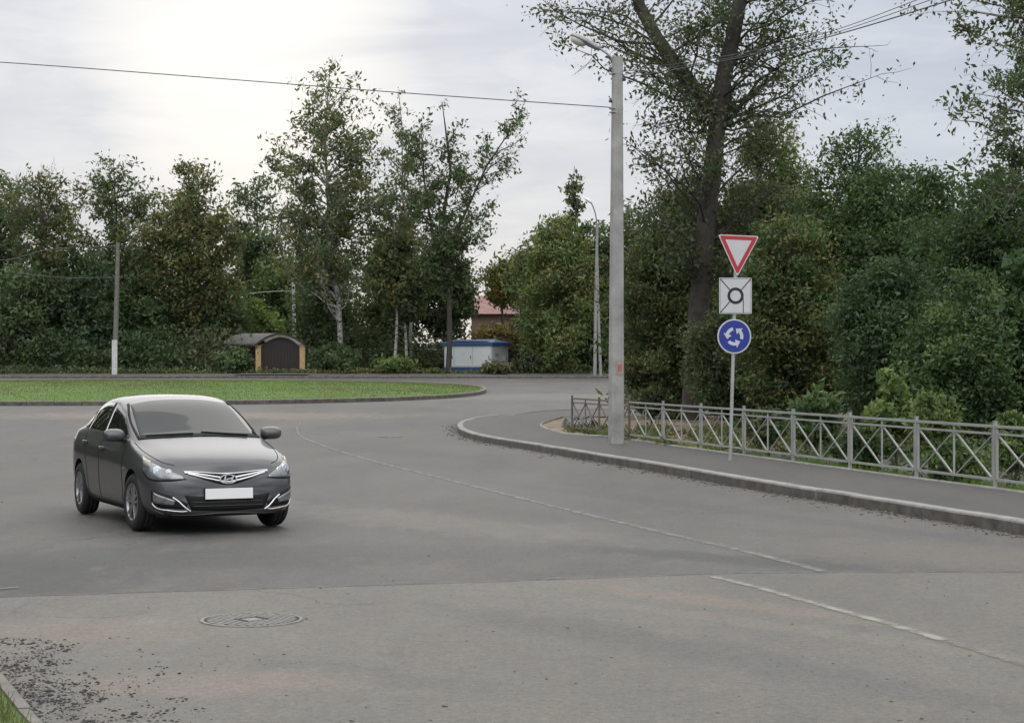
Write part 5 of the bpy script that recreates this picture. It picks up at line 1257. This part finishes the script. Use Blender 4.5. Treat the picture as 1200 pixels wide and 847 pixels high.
        line('chrome_trim', [(2.12, Y(.40), .262), (2.10, Y(.46), .30), (2.08, Y(.52), .36), (2.06, Y(.57), .40)], .009, chrome, fg, .008)
        line('chrome_trim', [(2.10, Y(.43), .268), (2.04, Y(.60), .272), (1.96, Y(.72), .295), (1.93, Y(.77), .33)], .007, chrome, fg, .008)
        patch('fog_lamp', [(2.06, Y(.54), .365), (1.95, Y(.745), .455)], [(2.06, Y(.56), .315), (1.95, Y(.755), .345)], lens, fg, n=10, rows=5, off=.012, curve=False)
        # tail light
        patch('tail_light', [(-1.98, Y(.60), .93), (-1.86, Y(.77), .92), (-1.68, Y(.81), .90)], [(-2.02, Y(.62), .76), (-1.9, Y(.79), .76), (-1.78, Y(.82), .80)], mat('tail_red', (.25, .01, .01), .15, 0, 1), n=14, rows=6)
    # grille: black mouth, two bright bars
    gr = patch('grille', [(2.09, -.47, .678), (2.13, -.24, .655), (2.15, 0, .648), (2.13, .24, .655), (2.09, .47, .678)], [(2.10, -.45, .655), (2.14, -.24, .575), (2.16, 0, .52), (2.14, .24, .575), (2.10, .45, .655)], black, n=30, rows=7, off=.004)
    line('grille_bar', [(2.09, -.465, .680), (2.14, -.2, .658), (2.16, 0, .650), (2.14, .2, .658), (2.09, .465, .680)], .006, chrome, gr, .005)
    line('grille_bar', [(2.10, -.46, .668), (2.14, -.22, .625), (2.16, 0, .603), (2.14, .22, .625), (2.10, .46, .668)], .011, chrome, gr, .006)
    line('grille_bar', [(2.11, -.42, .648), (2.14, -.22, .592), (2.16, 0, .560), (2.14, .22, .592), (2.11, .42, .648)], .011, chrome, gr, .006)
    # oval badge with the slanted H
    c_ = snap((2.16, 0, .585), .0); Mb = Matrix.Translation((c_.x + .018, 0, .583))
    bm = bmesh.new(); n = 36
    ov = lambda k_, xx: [bm.verts.new(Mb @ Vector((xx, .098 * k_ * math.cos(t_), .050 * k_ * math.sin(t_)))) for t_ in np.linspace(0, 2 * math.pi, n, endpoint=False)]
    A, B, A2, B2 = ov(1.0, .008), ov(.84, .008), ov(1.02, -.03), ov(.82, -.03)
    for j in range(n):
        k_ = (j + 1) % n; bm.faces.new([A[j], A[k_], B[k_], B[j]]); bm.faces.new([A2[j], A2[k_], A[k_], A[j]]); bm.faces.new([B[j], B[k_], B2[k_], B2[j]])
    bmesh.ops.recalc_face_normals(bm, faces=bm.faces)
    bar(bm, Mb @ Vector((.006, -.052, -.036)), Mb @ Vector((.006, -.030, .036)), .016, .016)
    bar(bm, Mb @ Vector((.006, .030, -.036)), Mb @ Vector((.006, .052, .036)), .016, .016)
    bar(bm, Mb @ Vector((.006, -.042, -.008)), Mb @ Vector((.006, .042, .010)), .012, .013)
    from_bm('badge', bm, chrome, gr)
    bm = bmesh.new(); f = bm.faces.new([bm.verts.new(Mb @ Vector((-.002, .084 * math.cos(t_), .043 * math.sin(t_)))) for t_ in np.linspace(0, 2 * math.pi, 30, endpoint=False)]); from_bm('badge_back', bm, black, gr)
    # lower intake, lip, plate
    patch('lower_intake', [(2.15, -.47, .42), (2.17, -.25, .405), (2.19, 0, .40), (2.17, .25, .405), (2.15, .47, .42)], [(2.15, -.40, .262), (2.16, -.2, .257), (2.16, 0, .255), (2.16, .2, .257), (2.15, .40, .262)], black, n=24, rows=6, off=.004)
    patch('front_lip', [(2.0, -.66, .215), (2.12, -.3, .21), (2.14, 0, .208), (2.12, .3, .21), (2.0, .66, .215)], [(1.97, -.62, .178), (2.08, -.3, .175), (2.1, 0, .175), (2.08, .3, .175), (1.97, .62, .178)], black, n=30, rows=4, off=.010)
    line('lip_crease', [(1.93, -.74, .255), (2.08, -.4, .238), (2.15, 0, .235), (2.08, .4, .238), (1.93, .74, .255)], .007, paint, off=.002)
    for z_ in (.345, .305): line('intake_slat', [(2.16, -.38, z_), (2.18, 0, z_), (2.16, .38, z_)], .005, mat('dark_slat', (.03, .03, .03), .5), off=.006)
    px_ = snap((2.2, 0, .43), 0).x
    bm = bmesh.new(); box(bm, (px_ + .014, 0, .432), (.014, .535, .125), 0, .003); from_bm('plate_holder', bm, black, root)
    bm = bmesh.new(); box(bm, (px_ + .0255, 0, .432), (.006, .52, .112), 0, .002); from_bm('number_plate', bm, mat('plate_white', (.82, .82, .80), .4), root)
    # wipers
    for y0_, y1_ in ((-.55, -.02), (.08, .60)):
        P_ = [snap((1.085 - .02, -y0_, 1.01), .014), snap((1.07, -(y0_ + y1_) / 2, 1.03), .014), snap((1.03, -y1_, 1.035), .014)]
        ac = Acc(); ac.tube(np.array([tuple(p) for p in P_]), [.012, .012, .008], 6); ac.build('wiper', black, root)
    # hood crease ribs
    # repeater badge on the wing, parcel things on the dash are behind glass
    bm = bmesh.new(); p = snap((1.02, -.845, .66), .004); box(bm, p, (.055, .008, .022), 0, .003); from_bm('side_repeater', bm, lens, root)
    bm = bmesh.new(); p = snap((1.02, .845, .66), .004); box(bm, p, (.055, .008, .022), 0, .003); from_bm('side_repeater', bm, lens, root)
    # wheels
    def wheel(x, sg, steer=0.0):
        bm = bmesh.new(); lathe(bm, [(.0001, -.06), (.16, -.06), (.16, .02), (.06, .03), (.0001, .03)], 28, 'Y')
        o = from_bm('wheel', bm, mat('brake_dark', (.05, .045, .04), .6, .5), root)
        o.location = (x, sg * .742, .31); o.rotation_euler = (0, 0, (0 if sg > 0 else math.pi) + steer)
        bm = bmesh.new(); wv = .092
        lathe(bm, [(.200, -wv), (.235, -wv - .006), (.285, -wv - .002), (.303, -wv + .018), (.310, -wv + .035), (.310, -.03), (.304, -.028), (.304, -.020), (.310, -.018), (.310, .018), (.304, .020), (.304, .028), (.310, .03), (.310, wv - .035), (.303, wv - .018), (.285, wv + .002), (.235, wv + .006), (.200, wv)], 48, 'Y', close=True)
        bmesh.ops.recalc_face_normals(bm, faces=bm.faces); from_bm('tyre', bm, tyre_m, o)
        bm = bmesh.new()
        lathe(bm, [(.205, wv - .002), (.198, wv + .006), (.188, wv - .004), (.182, wv - .03), (.182, -wv)], 40, 'Y')
        lathe(bm, [(.0001, wv - .008), (.03, wv - .008), (.045, wv - .018), (.045, wv - .05)], 20, 'Y')
        for k_ in range(5):
            for dl in (-.20, .20):
                t_ = 2 * math.pi * k_ / 5 + R(18)
                p = Vector((.038 * math.cos(t_ + dl * 1.2), wv - .022, .038 * math.sin(t_ + dl * 1.2))); q = Vector((.190 * math.cos(t_ + dl), wv - .010, .190 * math.sin(t_ + dl)))
                bar(bm, p, q, .026, .022)
        from_bm('rim', bm, rim_m, o)
    for sg in (-1, 1):
        wheel(1.34, sg, R(4) ); wheel(-1.23, sg)
car()
